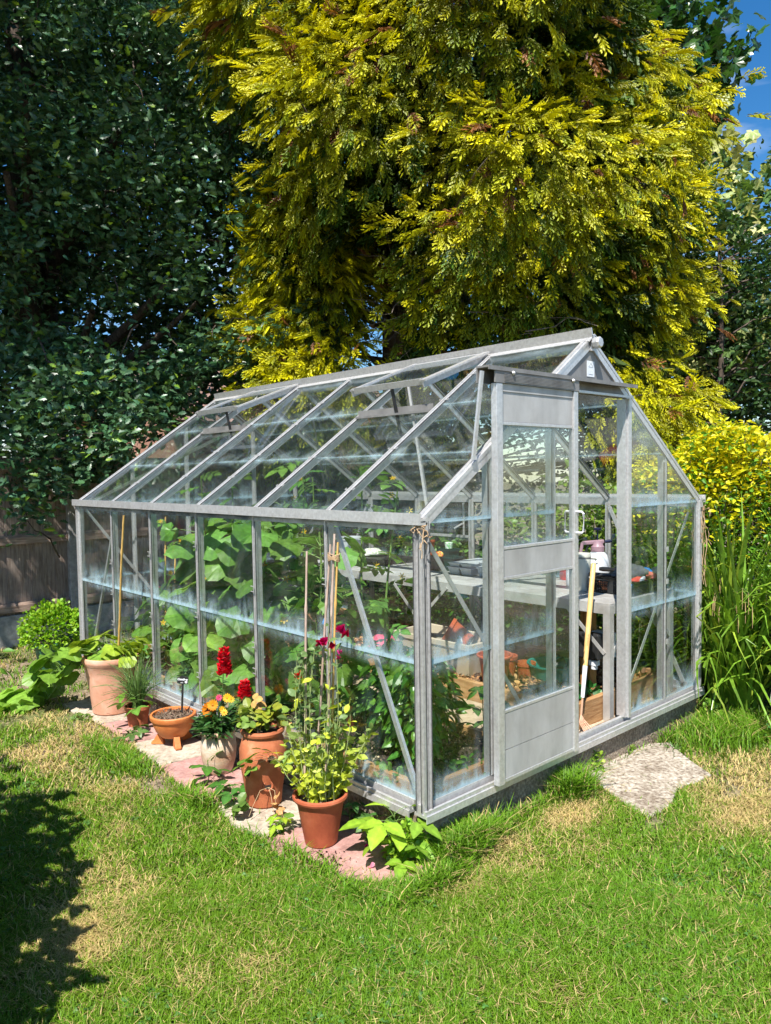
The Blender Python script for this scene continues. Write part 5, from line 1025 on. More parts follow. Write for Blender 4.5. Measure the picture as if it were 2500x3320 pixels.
# ---- chives and raspberry seedling in the small pot
ch = E('chives', 'clump of fine arching chives in the small terracotta pot', 'chives', (*CP, S0 + .11)); lst = []
for k in range(190):
    a = U(0, 6.28); h = U(.2, .40); ln = U(.03, .24) * (1 if rng.random() < .8 else 1.5); b0 = np.array([CP[0] + .03 * math.cos(a) * U(0, 1), CP[1] + .03 * math.sin(a) * U(0, 1), S0 + .1]); tt = np.linspace(0, 1, 6)
    P = b0 + np.stack([math.cos(a) * ln * tt ** 1.8, math.sin(a) * ln * tt ** 1.8, h * tt - ln * .55 * tt ** 3], 1); lst.append((P, np.linspace(.0024, .0009, 6)))
tubes('foliage', lst, surf('chive_green', [(0.3, (.06, .13, .025)), (0.6, (.11, .20, .04)), (0.8, (.3, .3, .1))], 18, .5, bump=0), ch, 4)
def raspberry(label, base, n_, h, size, col, spread=.1, group=None):
    t = E('raspberry_seedling', label, 'raspberry plant', base, group); b0 = np.array(base); a = np.arange(n_) * 2.4 + U(0, 6); f = np.linspace(.35, 1, n_); A = b0 + np.stack([0 * f, 0 * f, h * f * .9], 1); Pp = b0 + np.stack([spread * np.cos(a) * U(.5, 1, n_), spread * np.sin(a) * U(.5, 1, n_), h * f], 1)
    d = nrm(np.stack([np.cos(a), np.sin(a), U(-.35, .15, n_)], 1)); foliage('foliage', [leaves_at(RASP3, Pp, d, size * U(.8, 1.15, n_), vary(n_, col, .25, .15), .9, .3)], LEAF, t); tubes('stem', [(np.array([b0, b0 + (.004, 0, h * .5), b0 + (0, .004, h * .95)]), .0022)] + stalks(A, Pp, .0015, .012), STEM, t, 5); return t
raspberry('raspberry seedling leaning out of the small pot of chives', (CP[0] - .04, CP[1] - .05, S0 + .11), 8, .10, .085, (.13, .27, .035), .09)
raspberry('low raspberry sucker on the slab before the small pot', (-.30, 2.2, S0), 6, .05, .07, (.07, .15, .03), .07)
raspberry('toothed geum like seedling on the pink slab left of the strawberry jar', (-.29, 1.28, GZ), 5, .13, .085, (.07, .20, .03), .06)
raspberry('dark lobed seedling beside the foot of the strawberry jar', (-.30, 1.02, S0), 6, .07, .08, (.055, .16, .025), .07)
raspberry('small lime green seedling in the joint between pink and buff slabs', (-.33, .575, S0), 5, .07, .052, (.24, .38, .03), .035)
raspberry('bright raspberry shoot at the near corner of the greenhouse', (-.085, .09, GZ), 12, .19, .115, (.23, .40, .03), .11)
raspberry('raspberry shoot low down beside the terracotta pot, at the corner plinth', (-.10, .0, GZ), 5, .09, .085, (.17, .33, .03), .08)
raspberry('dark green weed behind the sweet pea pot', (-.06, .42, GZ), 8, .12, .06, (.06, .14, .03), .07); raspberry('round leaved weed by the near plinth', (-.05, .24, GZ), 7, .10, .055, (.06, .15, .035), .07)
def herb(name, label, cat, c, rx, ry, h, m, size, col, T=L_ROUND, mat=LEAF, parent_label=None, stemn=20):
    t = E(name, label, cat, c); v = nrm(rng.normal(size=(m, 3))); v[:, 2] = np.abs(v[:, 2]); rr = U(.55, 1, m) ** .6; lump_ = .82 + .36 * vnoise(v[:, 0] * 3 + c[0] * 9, v[:, 1] * 3 + v[:, 2] * 4, 1.5, 30)
    P = np.array(c) + v * np.array([rx, ry, h]) * (rr * lump_)[:, None]; foliage('foliage', [leaves_at(T, P, nrm(v + rng.normal(0, .5, (m, 3))), size * U(.7, 1.2, m), vary(m, col, .3, .2), .7, .6)], mat, t)
    k = rng.choice(m, stemn); tubes('stem', stalks(np.repeat(np.array([c]), stemn, 0), P[k], .002), STEM, t, 4); return t
herb('herb_bush', 'bushy bright green herb growing in the green plastic pot', 'herb', (GP[0], GP[1], GZ + .22), .26, .26, .34, 2600, .03, (.20, .36, .02))
herb('spurge', 'low lime green spurge beside the near corner of the greenhouse', 'weed', (-.09, .02, GZ), .085, .06, .17, 420, .022, (.22, .38, .03))
herb('weed', 'small upright weed at the plinth by the doorway slab', 'weed', (1.27, -.03, GZ - .01), .03, .025, .13, 70, .02, (.22, .34, .04), stemn=6); herb('weed', 'tiny weed in the crack behind the doorway slab', 'weed', (1.66, -.015, GZ - .02), .03, .02, .05, 40, .02, (.18, .26, .05), stemn=5)
herb('weed', 'leafy green weed at the foot of the sedge', 'weed', (2.5, -.08, GZ - .03), .07, .06, .15, 130, .03, (.20, .34, .04), stemn=8); herb('thistle', 'flat thistle rosette at the right edge of the doorway slab', 'weed', (1.87, -.16, GZ - .03), .08, .07, .03, 40, .05, (.12, .22, .05), L_LANCE, stemn=4)
herb('weed', 'pale clover like weed at the lawn edge under the big pot', 'weed', (-.38, 2.78, GZ), .07, .1, .03, 120, .02, (.16, .24, .05), stemn=6); herb('weed', 'broad leaved weed in the lawn beyond the doorway slab', 'weed', (2.55, -.52, GZ - .03), .14, .12, .09, 130, .05, (.07, .19, .05), stemn=8)
# ---- squash
sq = E('squash_plant', 'squash plant sprawling from the big pale pot over the lawn', 'squash', (*BP, S0 + .34)); c0 = np.array([*BP, S0 + .34]); LP = []; LD = []; LS = []; LC = []
for k in range(30): a = U(0, 6.28); r = U(.05, .26); LP.append(c0 + (r * math.cos(a), r * math.sin(a), U(.03, .17) - .25 * max(0, r - .17))); LD.append((math.cos(a), math.sin(a), -.35)); LS.append(U(.07, .11)); LC.append(np.array([.25, .36, .03]) * U(.75, 1.25))
vine = np.array([c0 + (-.12, .06, .0), c0 + (-.22, .15, -.03), c0 + (-.26, .32, -.2), c0 + (-.28, .5, -.34), c0 + (-.42, .58, -.40), c0 + (-.62, .45, -.42)])
vs = np.array([np.array([np.interp(f, np.linspace(0, 1, 6), vine[:, i]) for i in range(3)]) for f in np.linspace(0, 1, 30)])
for k in range(58): i = rng.integers(4, 30); a = U(0, 6.28); LP.append(vs[i] + np.array([U(-.16, .12), U(-.14, .14), U(.06, .15)])); LD.append((math.cos(a) - .4, math.sin(a) - .5, -.4)); LS.append(U(.08, .13)); LC.append(np.array([.18, .33, .04]) * U(.75, 1.2))
LP = np.array(LP); foliage('foliage', [leaves_at(CUKE, LP, np.array(LD), LS, np.array(LC), .75, .35)], LEAF, sq); near = np.array([vs[np.argmin(((vs - p_) ** 2).sum(1))] if np.linalg.norm(p_[:2] - c0[:2]) > .3 else c0 for p_ in LP]); tubes('stem', [(vs, .005)] + stalks(near, LP, .003, .03), STEM, sq, 5)

# ---- inside: cucumbers, tomatoes, peppers
def cucumber(label, x, y, h, n_, size, col=(.12, .26, .04), flowers=2):
    n_ = int(n_ * 1.5)
    t = E('cucumber_plant', label, 'cucumber plant', (x, y, .02), 'cucumber plants in the planting bed'); z = np.linspace(.08, h, n_) + U(-.04, .04, n_); a = np.arange(n_) * 2.4 + U(0, 6); r = U(.06, .24, n_); P = np.stack([x + r * np.cos(a), y + r * np.sin(a) * 1.15, z], 1); P[:, 0] = np.clip(P[:, 0], .10, 1.2)
    d = nrm(np.stack([np.cos(a) * .8 - .25, np.sin(a) * .8 - .2, U(-.9, .05, n_)], 1)); foliage('foliage', [leaves_at(CUKE, P, d, size * U(.75, 1.25, n_), vary(n_, col, .28, .2), .55, .45)], LEAF, t)
    st = np.stack([x + .02 * np.sin(np.linspace(0, 9, 16)), y + .02 * np.cos(np.linspace(0, 7, 16)), np.linspace(.02, h, 16)], 1); A = np.stack([np.full(n_, x), np.full(n_, y), z - .04], 1); tubes('stem', [(st, .006)] + stalks(A, P, .0035, .02), STEM, t, 5)
    for k in range(flowers): petals_flower('flower', P[rng.integers(n_)] + np.array([-.03, -.03, .0]), vdir, .022, 5, (.75, .48, .01), (.6, .35, .01), PETAL, t, .5)
lab = lambda s: s
cucumber('tall cucumber vine in the bay third from the near corner, the fullest of all', .33, 2.02, 1.18, 34, .125); cucumber('cucumber vine with broad leaves behind the snapdragons', .30, 1.62, 1.12, 30, .125); cucumber('cucumber vine beside the bamboo canes of the sweet peas', .34, 1.12, 1.10, 26, .11, flowers=3)
cucumber('broad leaved cucumber vine pressed against the middle side pane', .19, 1.78, 1.1, 22, .14, (.15, .30, .05)); cucumber('broad leaved cucumber vine pressed against the pane behind the bowl', .2, 2.12, 1.0, 20, .13, (.15, .30, .05)); cucumber('bushy cucumber vine behind the bowl planter', .35, 2.42, 1.05, 28, .10); cucumber('low cucumber plant behind the chives', .33, 2.8, .62, 22, .085); cucumber('low cucumber plant at the far end behind the big pale pot', .36, 3.2, .5, 16, .075)
cucumber('cucumber vine in the second row, showing above the middle gutter', .62, 1.85, 1.25, 26, .10); cucumber('cucumber plant low in the second row behind the strawberry jar', .6, 1.2, .75, 20, .10)
def tomato(label, x, y, h, n_, size, fl=4, lean=(0, 0)):
    t = E('tomato_plant', label, 'tomato plant', (x, y, .02), 'tomato plants in the planting bed'); f = np.linspace(.18, 1, n_); z = h * f; sx = x + lean[0] * f ** 2 + .015 * np.sin(f * 9); sy = y + lean[1] * f ** 2 + .015 * np.cos(f * 7); a = np.arange(n_) * 2.4 + U(0, 6); A = np.stack([sx, sy, z], 1); d = nrm(np.stack([np.cos(a), np.sin(a), U(-.25, .35, n_)], 1))
    foliage('foliage', [leaves_at(TOM, A, d, size * U(.7, 1.2, n_), vary(n_, (.10, .22, .04), .3, .2), .8, .4)], LEAF, t); tubes('stem', [(np.concatenate([[[x, y, .02]], A]), np.linspace(.008, .004, n_ + 1))], STEM, t, 6)
    for k in range(fl):
        i = rng.integers(n_ // 2, n_); q = A[i] + d[i] * .08 + np.array([0, 0, .01])
        petals_flower('flower', q, vdir + rng.normal(0, .3, 3), .019, 6, (.75, .52, .01), (.7, .4, .01), PETAL, t, .28)
tomato('tomato plant with yellow flowers behind the near corner pane, nearest the camera', .42, .72, 1.38, 16, .21, 6, (.05, -.1)); tomato('tall tomato plant behind the sweet pea canes', .55, 1.02, 1.46, 18, .22, 6, (-.03, -.05)); tomato('tomato plant poking up above the gutter in the second bay', .45, 1.42, 1.5, 18, .22, 6); tomato('tomato plant above the gutter in the fourth bay', .5, 2.3, 1.42, 16, .21, 5); tomato('tomato plant above the gutter behind the bowl planter', .5, 2.72, 1.42, 16, .2, 5)
tomato('spindly tomato plant tied to a cane at the far end', .36, 3.03, 1.1, 10, .16, 4); tomato('tomato plant in the second row of the third bay', .66, 1.6, 1.4, 16, .2, 3); tomato('bushy low tomato by the far glass', .3, 2.55, .95, 18, .17, 3)
def pepper(label, x, y, h, r, m, size=.075):
    t = E('pepper_plant', label, 'pepper plant', (x, y, .02), 'pepper plants in the planting bed'); v = rng.normal(size=(m, 3)); v = nrm(v); rr = U(.4, 1, m); P = np.array([x, y, h * .55]) + v * np.array([r, r, h * .48]) * rr[:, None]; P[:, 0] = np.clip(P[:, 0], .06, None); P[:, 1] = np.clip(P[:, 1], .06, None); d = nrm(v * np.array([1, 1, .3]) + np.array([0, 0, -.45]) + rng.normal(0, .3, (m, 3)))
    foliage('foliage', [leaves_at(L_OVATE, P, d, size * U(.6, 1.25, m), vary(m, (.085, .21, .025), .35, .25), .5, .5)], LEAFG, t); k = rng.choice(m, 40); tubes('stem', [(np.array([(x, y, .0), (x + .01, y, h * .5), (x, y + .01, h * .9)]), .005)] + stalks(np.stack([np.full(40, x), np.full(40, y), P[k, 2] * .8], 1), P[k], .0022, .0), STEMD, t, 5)
pepper('leafy pepper plant filling the near corner of the greenhouse', .26, .30, .62, .13, 330); pepper('pepper plant behind the near corner one', .36, .56, .60, .15, 300); pepper('pepper plant beside the inner board of the bed', .52, .44, .5, .11, 160)
herb('bed_seedlings', 'round leaved seedlings on the dark soil by the near board', 'seedling', (.5, .17, .01), .14, .06, .06, 50, .045, (.10, .24, .03), stemn=10); herb('bed_seedlings', 'pale seedlings along the glass at the near corner', 'seedling', (.13, .33, .01), .05, .12, .05, 40, .04, (.12, .24, .05), stemn=8)
t = raspberry('squash seedling with round leaves behind the door stile', (.66, .24, .01), 8, .34, .085, (.07, .18, .03), .07)
herb('ivy_seedling', 'dark glossy seedling by the leg of the bench', 'seedling', (1.62, .27, .07), .09, .05, .09, 40, .05, (.03, .14, .03), stemn=8)
herb('ground_ivy', 'small leaved plant behind the glass above the bowl', 'plant', (.18, 2.25, .02), .12, .16, .42, 420, .025, (.08, .17, .05), stemn=12)
# ================================================================== fence, house
FY = 5.42
fn = E('fence', 'weathered timber fence with concrete posts behind the greenhouse', 'fence', (1.5, FY, GZ))
def fence_post(x): b = MB().box((x - .05, FY - .06, GZ - .1), (x + .05, FY + .06, 1.72)); b.prism([(x - .045, FY - .055, 1.72), (x + .045, FY - .055, 1.72), (x + .045, FY + .055, 1.72), (x - .045, FY + .055, 1.72)], (0, 0, 1), .02); b.build('post', CONCF, fn, bevel=.008)
def fence_panel(x0, x1, seed):
    rs = np.random.default_rng(seed); b = MB()
    for z in (.16, .80, 1.50): b.prism([(x0, FY - .045, z), (x0, FY - .008, z), (x0, FY - .008, z + .085), (x0, FY - .03, z + .085), (x0, FY - .045, z + .06)], (1, 0, 0), x1 - x0)
    t = b.build('panel', W_RAIL, fn); MB().box((x0, FY - .025, GZ - .08), (x1, FY + .025, .13)).build('gravel_board', CONCF, t, bevel=.004)
    n_ = int((x1 - x0) / .108); wbd = (x1 - x0) / n_
    for k in range(n_): xx = x0 + k * wbd; e = rs.uniform(-.006, .003); MB().prism([(xx + .0015, FY + .0 + e, .131), (xx + wbd + .01, FY + .012 + e, .131), (xx + wbd + .01, FY + .018 + e, .131), (xx + .0015, FY + .016 + e, .131)], (0, 0, 1), 1.49).build('board', W_FENCE, t)
for k, (x0, x1) in enumerate(((-3.30, -1.52), (-1.40, .48), (.60, 2.38), (2.50, 4.30), (4.42, 6.2))): fence_panel(x0, x1, k)
for x in (-1.46, .54, 2.44, 4.36): fence_post(x)
h = E('house', 'brick house with a tiled roof behind the oak', 'house', (10, 17, GZ)); MB().box((6.5, 15, GZ), (15, 21, 2.9)).build('wall', BRICK, h)
rf = MB()
for k in range(9):
    z0 = 2.8 + k * .21; y0 = 14.7 + k * .37; rf.bar((6.2, y0 + .15, z0 + .1), (15.3, y0 + .15, z0 + .1), .46, .05, (0, -.5, .87))
    rf.bar((6.2, 21.3 - k * .37 - .15, z0 + .1), (15.3, 21.3 - k * .37 - .15, z0 + .1), .46, .05, (0, .5, .87))
rf.build('roof', TILE, h); MB().box((8.6, 14.96, 1.6), (10.0, 14.997, 2.7)).build('window', WHITEP, h); MB().box((12, 17.6, 3.5), (12.8, 18.4, 5.8)).build('chimney', BRICK, h)

# ================================================================== trees
def crown_leaves(T, centres, per, spread, size, colf, droop=.1, up=.6, clump=None):
    """leaf clusters round twig ends"""
    k = len(centres); P = np.repeat(centres, per, 0) + rng.normal(0, 1, (k * per, 3)) * np.asarray(spread); m = len(P)
    d = rdir(m, -droop); return leaves_at(T, P, d, size * U(.65, 1.2, m), colf(m, P), up, .8)
def limb(p, q, r0, r1, wob=.15, n_=9):
    tt = np.linspace(0, 1, n_)[:, None]; P = np.array(p) * (1 - tt) + np.array(q) * tt; P += np.cumsum(rng.normal(0, wob / n_, (n_, 3)), 0) * np.sin(tt * np.pi); return (P, np.linspace(r0, r1, n_))
# ---- golden cypress
cy_t = E('golden_cypress', 'tall golden cypress towering behind the greenhouse with drooping yellow sprays', 'conifer', (3.9, 4.15, GZ)); TC = np.array([3.9, 4.15]); CC = np.array([4.65, 3.75])
vx = np.array([-.767, -.641])
cen = []; cdn = []
for k in range(470):
    z = U(2.35, 9.0); th = rng.normal(0, 1.0); ca, sa = math.cos(th), math.sin(th); dirv = np.array([vx[0] * ca - vx[1] * sa, vx[0] * sa + vx[1] * ca]); rad = (2.5 + .75 * min(1, (z - 2.3) / 1.6)) * (1 if z < 5.5 else 1 - .09 * (z - 5.5)); rad *= (.62 + .58 * vnoise(th * 2.6 + 9, z * 1.5, 1.0, 40))
    if vnoise(th * 3.2 + 5, z * 2.1, 1.0, 41) < .37: continue
    if z < 2.9: rad *= .82 + .1 * rng.random()
    cen.append((CC[0] + dirv[0] * rad, CC[1] + dirv[1] * rad, z)); cdn.append((dirv[0], dirv[1]))
# a leader of its own at the left, low branches at the right
for k in range(62): f = U(0, 1); a = U(0, 6.28); r = .62 * (1 - f) ** .75 + .1; cen.append((2.62 + r * math.cos(a), 4.15 + r * math.sin(a), 2.05 + 2.45 * f)); cdn.append((math.cos(a), math.sin(a)))
for px_, py_, D in [(2080, 1200, 6.6), (2130, 1270, 6.4), (2060, 1260, 6.8), (2150, 1340, 6.3), (2010, 1180, 7.0), (2200, 1400, 6.2), (2250, 1440, 6.1), (2100, 1330, 6.5), (2050, 1350, 6.7), (2180, 1460, 6.3), (1990, 1420, 6.9), (1960, 1330, 7.1)]:
    v = cdir + cr * ((px_ - 1250) / 2413.95) - cu * ((py_ - 1660) / 2413.95); q = cm.translation + v * D; cen.append(tuple(q)); cdn.append((-.4, -.9))
for px_, py_, D in [(2330, 620, 8.2), (2380, 640, 8.3), (2300, 690, 8.1), (2350, 760, 8.2), (2390, 840, 8.2), (2260, 640, 8.0), (2320, 900, 8.1), (2220, 380, 8.4), (2200, 330, 8.3), (2170, 420, 8.2), (2100, 350, 8.2), (2250, 330, 8.5), (2280, 330, 8.5), (2130, 560, 8.0), (2080, 250, 8.4), (2150, 480, 8.1)]:
    v = cdir + cr * ((px_ - 1250) / 2413.95) - cu * ((py_ - 1660) / 2413.95); q = cm.translation + v * D; cen.append(tuple(q)); cdn.append((.5, -.85))
for k in range(56):
    px_ = U(1800, 2240); py_ = U(60, 1000)
    if (px_ - 1930) ** 2 / 110 ** 2 + (py_ - 720) ** 2 / 120 ** 2 < 1: continue
    v = cdir + cr * ((px_ - 1250) / 2413.95) - cu * ((py_ - 1660) / 2413.95); q = cm.translation + v * U(6.9, 8.2); cen.append(tuple(q)); cdn.append((-.1, -.99) if px_ > 2050 else (-.6, -.8))
cen = np.array(cen); cdn = np.array(cdn)
def to_px(P):
    r = np.asarray(P) - np.array(cm.translation); f = r @ np.array(cdir); return 1250 + 2413.95 * (r @ np.array(cr)) / f, 1660 - 2413.95 * (r @ np.array(cu)) / f
ux_, uy_ = to_px(cen); hi = np.interp(uy_, [-600, 0, 200, 360, 500, 650, 850, 950, 1050, 1150, 1300, 1450], [1900, 1950, 2100, 2250, 2130, 2250, 2280, 2150, 2040, 2060, 2150, 2220]); lo_ = np.interp(uy_, [-600, 0, 350, 700, 1300], [640, 700, 880, 880, 860])
keep = (ux_ < hi) & (ux_ > lo_) & ~((ux_ > 1130) & (ux_ < 1330) & (uy_ > 780) & (uy_ < 1250)); cen = cen[keep]; cdn = cdn[keep]; K = len(cen); per = 76; parts = []; twigs = []; brown = []
for si, T in enumerate(SPRAYS):
    ids = np.arange(si, K, 4); kk = np.repeat(ids, per); m = len(kk); u = U(0, 1, m); wdt = .22 * (1.2 - .6 * u)
    side = np.stack([-cdn[kk, 1], cdn[kk, 0]], 1); lat = rng.normal(0, 1, m) * wdt
    P = np.stack([cen[kk, 0] + side[:, 0] * lat + cdn[kk, 0] * (.16 - .5 * u ** 2 + rng.normal(0, .08, m)), cen[kk, 1] + side[:, 1] * lat + cdn[kk, 1] * (.16 - .5 * u ** 2 + rng.normal(0, .08, m)), cen[kk, 2] + .12 - .85 * u + rng.normal(0, .05, m)], 1)
    d = nrm(np.stack([cdn[kk, 0] * .8 + side[:, 0] * lat * 1.3 + rng.normal(0, .2, m), cdn[kk, 1] * .8 + side[:, 1] * lat * 1.3 + rng.normal(0, .2, m), -.1 - 1.2 * u + rng.normal(0, .2, m)], 1))
    nn_ = nrm(np.stack([cdn[kk, 0], cdn[kk, 1], .55 + rng.normal(0, .4, m)], 1) + rng.normal(0, .35, (m, 3)))
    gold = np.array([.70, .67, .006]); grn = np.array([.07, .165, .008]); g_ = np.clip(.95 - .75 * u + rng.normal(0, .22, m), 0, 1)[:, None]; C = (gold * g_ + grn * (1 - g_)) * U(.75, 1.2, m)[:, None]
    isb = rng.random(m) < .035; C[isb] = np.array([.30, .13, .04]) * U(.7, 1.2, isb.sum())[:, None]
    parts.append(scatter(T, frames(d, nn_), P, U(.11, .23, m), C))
# inner green sprays filling the crown
m = 6000; z = U(2.2, 9, m); a = U(0, 6.28, m); r = U(.9, 2.3, m) * (1 - .07 * np.clip(z - 4, 0, 9)); P = np.stack([CC[0] + r * np.cos(a), CC[1] + r * np.sin(a), z], 1)
P[:, 2] = np.maximum(P[:, 2], 2.5); ux_, uy_ = to_px(P); kp = (ux_ > 760) & (ux_ < np.interp(uy_, [0, 360, 500, 850, 1050], [2000, 2250, 2120, 2280, 2060])) & ~((ux_ > 1120) & (ux_ < 1340) & (uy_ > 760)); P = P[kp]; a = a[kp]; m = len(P)
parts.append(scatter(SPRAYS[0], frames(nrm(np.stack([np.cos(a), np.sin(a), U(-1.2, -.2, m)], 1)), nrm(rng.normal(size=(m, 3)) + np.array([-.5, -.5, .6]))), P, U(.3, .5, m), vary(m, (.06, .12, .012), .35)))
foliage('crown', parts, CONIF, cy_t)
lst = [(np.stack([np.full(14, 3.9) + .03 * np.sin(np.arange(14)), np.full(14, 4.15), np.linspace(GZ - .1, 9.2, 14)], 1), np.concatenate([[.34, .27, .24], np.linspace(.23, .05, 11)]))]
trk = tubes('trunk', lst, BARKR, cy_t, 16)
lst = []
for k in range(0, K, 3): c = cen[k]; lst.append(limb((3.9, 4.15, max(.9, c[2] - .5)), (c[0], c[1], c[2]), .035, .008, .3))
for k in range(260):   # bare dead twigs under the crown
    a0 = cen[rng.integers(K)] * np.array([1, 1, 0]) + np.array([0, 0, U(1.9, 3.6)]); a0[:2] = TC + (a0[:2] - TC) * U(.2, .8); d = rdir(1, -.1)[0]; lst.append(limb(a0, a0 + d * U(.3, .8), .006, .002, .35, 7))
tubes('branches', lst, TWIG, cy_t, 5)

# ---- oak
ok = E('oak', 'dark leaved oak spreading over the fence on the left', 'oak tree', (1.2, 8.2, GZ))
def at_d(px_, py_, D): return np.array(cm.translation + (cdir + cr * ((px_ - 1250) / 2413.95) - cu * ((py_ - 1660) / 2413.95)) * D)
cen = []
low = [(0, 1560), (100, 1640), (180, 1600), (300, 1560), (380, 1490), (480, 1430), (560, 1380), (640, 1330), (700, 1250), (760, 1200), (880, 1180)]
lx = np.array([a for a, _ in low]); ly = np.array([b_ for _, b_ in low])
k = 0
while k < 1750:
    px_ = U(-350, 900); py_ = U(-250, 1640); yl = np.interp(px_, lx, ly)
    if py_ > yl - 25: continue
    if px_ > 740 + 110 * math.sin(py_ / 170.) and rng.random() < .8: continue
    D = U(6.9, 9.3) if py_ < 1200 else U(6.3, 7.9)
    if px_ > 500 and py_ > 1150: D = max(D, 7.3)
    gap = vnoise(np.array([px_ / 150.]), np.array([py_ / 105.]), 1.0, 51)[0]; thr = .20 + .30 * math.exp(-(((px_ - 230) / 330.) ** 2 + ((py_ - 1010) / 190.) ** 2))
    if gap < thr: continue
    q = at_d(px_, py_, D)
    if abs(q[1] - FY) < .25 and q[2] < 1.75: q[1] = FY - .4
    cen.append(q); k += 1
for px_, py_, D in [(110, 1650, 6.6), (90, 1600, 6.6), (130, 1590, 6.6), (60, 1560, 6.6), (150, 1540, 6.7), (90, 1690, 6.6), (330, 1530, 6.9), (380, 1520, 6.9), (390, 1470, 7.), (280, 1510, 6.9)] * 2: cen.append(at_d(px_, py_, D))
cen = np.array(cen)
oakc = lambda m, P: np.where(rng.random(m)[:, None] < .93, vary(m, (.055, .125, .055), .35, .2), vary(m, (.15, .26, .03), .3))
back = []
while len(back) < 2100:
    px_ = U(-350, 1050); py_ = U(-350, 1330); D = U(9.2, 11.5); gap = vnoise(np.array([px_ / 120.]), np.array([py_ / 90.]), 1.0, 52)[0]
    if gap < .10 + .34 * math.exp(-(((px_ - 230) / 300.) ** 2 + ((py_ - 1010) / 170.) ** 2)): continue
    back.append(at_d(px_, py_, D))
parts = [crown_leaves(L_OAK, cen, 26, (.12, .12, .09), .088, oakc), crown_leaves(L_OVATE, np.array(back), 22, (.3, .3, .25), .14, oakc)]
# unseen canopy added to the oak, culled to shade its leaves and the fence
oc = []
while len(oc) < 1500:
    q = np.array([U(-8, 1.2), U(2.0, 8.5), U(3.6, 12)]); y0 = q[1] + .345 * (q[2] + .2) * 1.13; x0 = q[0] + .65 * q[2]
    if q[1] + .452 * (q[2] + .17) < 6.5 + .7 * math.sin(q[0] * 2): continue
    if ((q - cm.translation) @ np.array(cr)) / ((q - cm.translation) @ np.array(cdir) + 1e-6) > -.66 and (q - cm.translation) @ np.array(cdir) > 0: continue
    if vnoise(np.array([q[0]]), np.array([q[1] + q[2]]), .9, 60)[0] < .25: continue
    oc.append(q)
parts.append(crown_leaves(leaf_t([(0, .05), (.3, .25), (.6, .33), (1, .05)], .2, .15), np.array(oc), 16, (.28, .28, .2), .17, oakc))
foliage('crown', parts, OAKL, ok)
tubes('trunk', [(np.array([(1.2, 8.2, -.3), (1.15, 8.2, .6), (1.2, 8.15, 2.2), (1.1, 8.1, 4.2), (1.0, 8.0, 7.5)]), np.array([.42, .34, .30, .26, .12]))], BARK, ok, 16)
lst = [limb((1.15, 8.15, 2.4), at_d(120, 1020, 7.5), .13, .04), limb((1.15, 8.15, 2.2), at_d(560, 900, 7.6), .12, .03), limb((1.1, 8.1, 3.4), at_d(80, 330, 7.2), .14, .04), limb((1.1, 8.1, 3.6), at_d(420, 330, 7.5), .12, .03), limb((1.2, 8.15, 2.0), at_d(300, 1010, 7.4), .10, .03), limb((1.1, 8.1, 4.), (-3.5, 4.8, 8), .18, .05), limb((1.1, 8.1, 3.8), (-1.5, 4.6, 6.5), .16, .05), limb((1.2, 8.2, 2.2), at_d(640, 980, 7.4), .08, .02), limb((1.2, 8.2, 2.6), at_d(20, 560, 7.0), .09, .03)]
for k in range(0, len(cen), 5): c = cen[k]; a0 = c + rng.normal(0, .25, 3) + np.array([.15, .5, .15]); lst.append(limb(a0, c, .010, .004, .2, 6))
tubes('branches', lst, BARK, ok, 6)

# ---- sycamore (dark, back lit) and a variegated one, dark hedge tree at the right
def px_tree(name, label, cat, trunk, pts, per, spread, size, T, colf, mat, r0=.1, tmat=BARK, group=None):
    t = E(name, label, cat, (trunk[0], trunk[1], GZ), group); c = np.array([at_d(*p_) for p_ in pts]); foliage('crown', [crown_leaves(T, c, per, spread, size, colf)], mat, t); top_ = c[:, 2].max(); tp = np.array([trunk[0], trunk[1]])
    zz = np.linspace(GZ - .2, top_ * .8, 9); tubes('trunk', [(np.stack([tp[0] + .05 * np.sin(zz), tp[1] + .05 * np.cos(zz), zz], 1), np.linspace(r0, r0 * .35, 9))], tmat, t, 10)
    tubes('branches', [limb((tp[0], tp[1], max(.5, min(q[2] - .4, top_ * .75))), q, r0 * .25, .006, .3) for q in c[::(2 if len(c) < 150 else 9)]], tmat, t, 5); return t
pts = [(U(1960, 2230), U(-350, 300), U(10.2, 12)) for _ in range(120)] + [(U(2200, 2340), U(120, 620), U(10.2, 11)) for _ in range(12)] + [(2395, 150, 10.5), (2370, 160, 10.5), (2340, 210, 10.5), (2310, 290, 10.4), (2350, 250, 10.5), (2330, 330, 10.4), (2280, 380, 10.4), (2250, 440, 10.3), (2220, 510, 10.2), (2320, 20, 10.6), (2290, 60, 10.6)]
px_tree('sycamore', 'dark green sycamore leaning out from behind the cypress against the sky', 'sycamore', (6.6, 5.6), pts, 16, (.20, .20, .18), .135, MAPLE, lambda m, P: vary(m, (.035, .10, .018), .35, .2), LEAFG, .14)
pts = [(U(2230, 2430), U(520, 780), U(9, 10)) for _ in range(12)] + [(U(2150, 2480), U(880, 1240), U(8.6, 9.6)) for _ in range(26)] + [(2330, 480, 9.5), (2380, 500, 9.5), (2400, 570, 9.4), (2060, 1120, 8.8), (2120, 1150, 8.8), (2160, 1080, 8.8), (2000, 1050, 8.9)]
px_tree('variegated_maple', 'pale variegated maple with cream edged leaves at the right of the cypress', 'maple', (6.2, 2.9), pts, 14, (.2, .2, .16), .135, MAPLE, lambda m, P: np.where(rng.random(m)[:, None] < .62, vary(m, (.40, .44, .17), .3, .15), vary(m, (.10, .19, .05), .3)), LEAF, .09)
pts = [(U(2230, 2700), U(720, 1390), U(8.2, 10.5)) for _ in range(230)] + [(U(2000, 2400), U(900, 1420), U(9.3, 11)) for _ in range(130)] + [(U(2400, 2700), U(600, 800), U(9, 10)) for _ in range(14)]
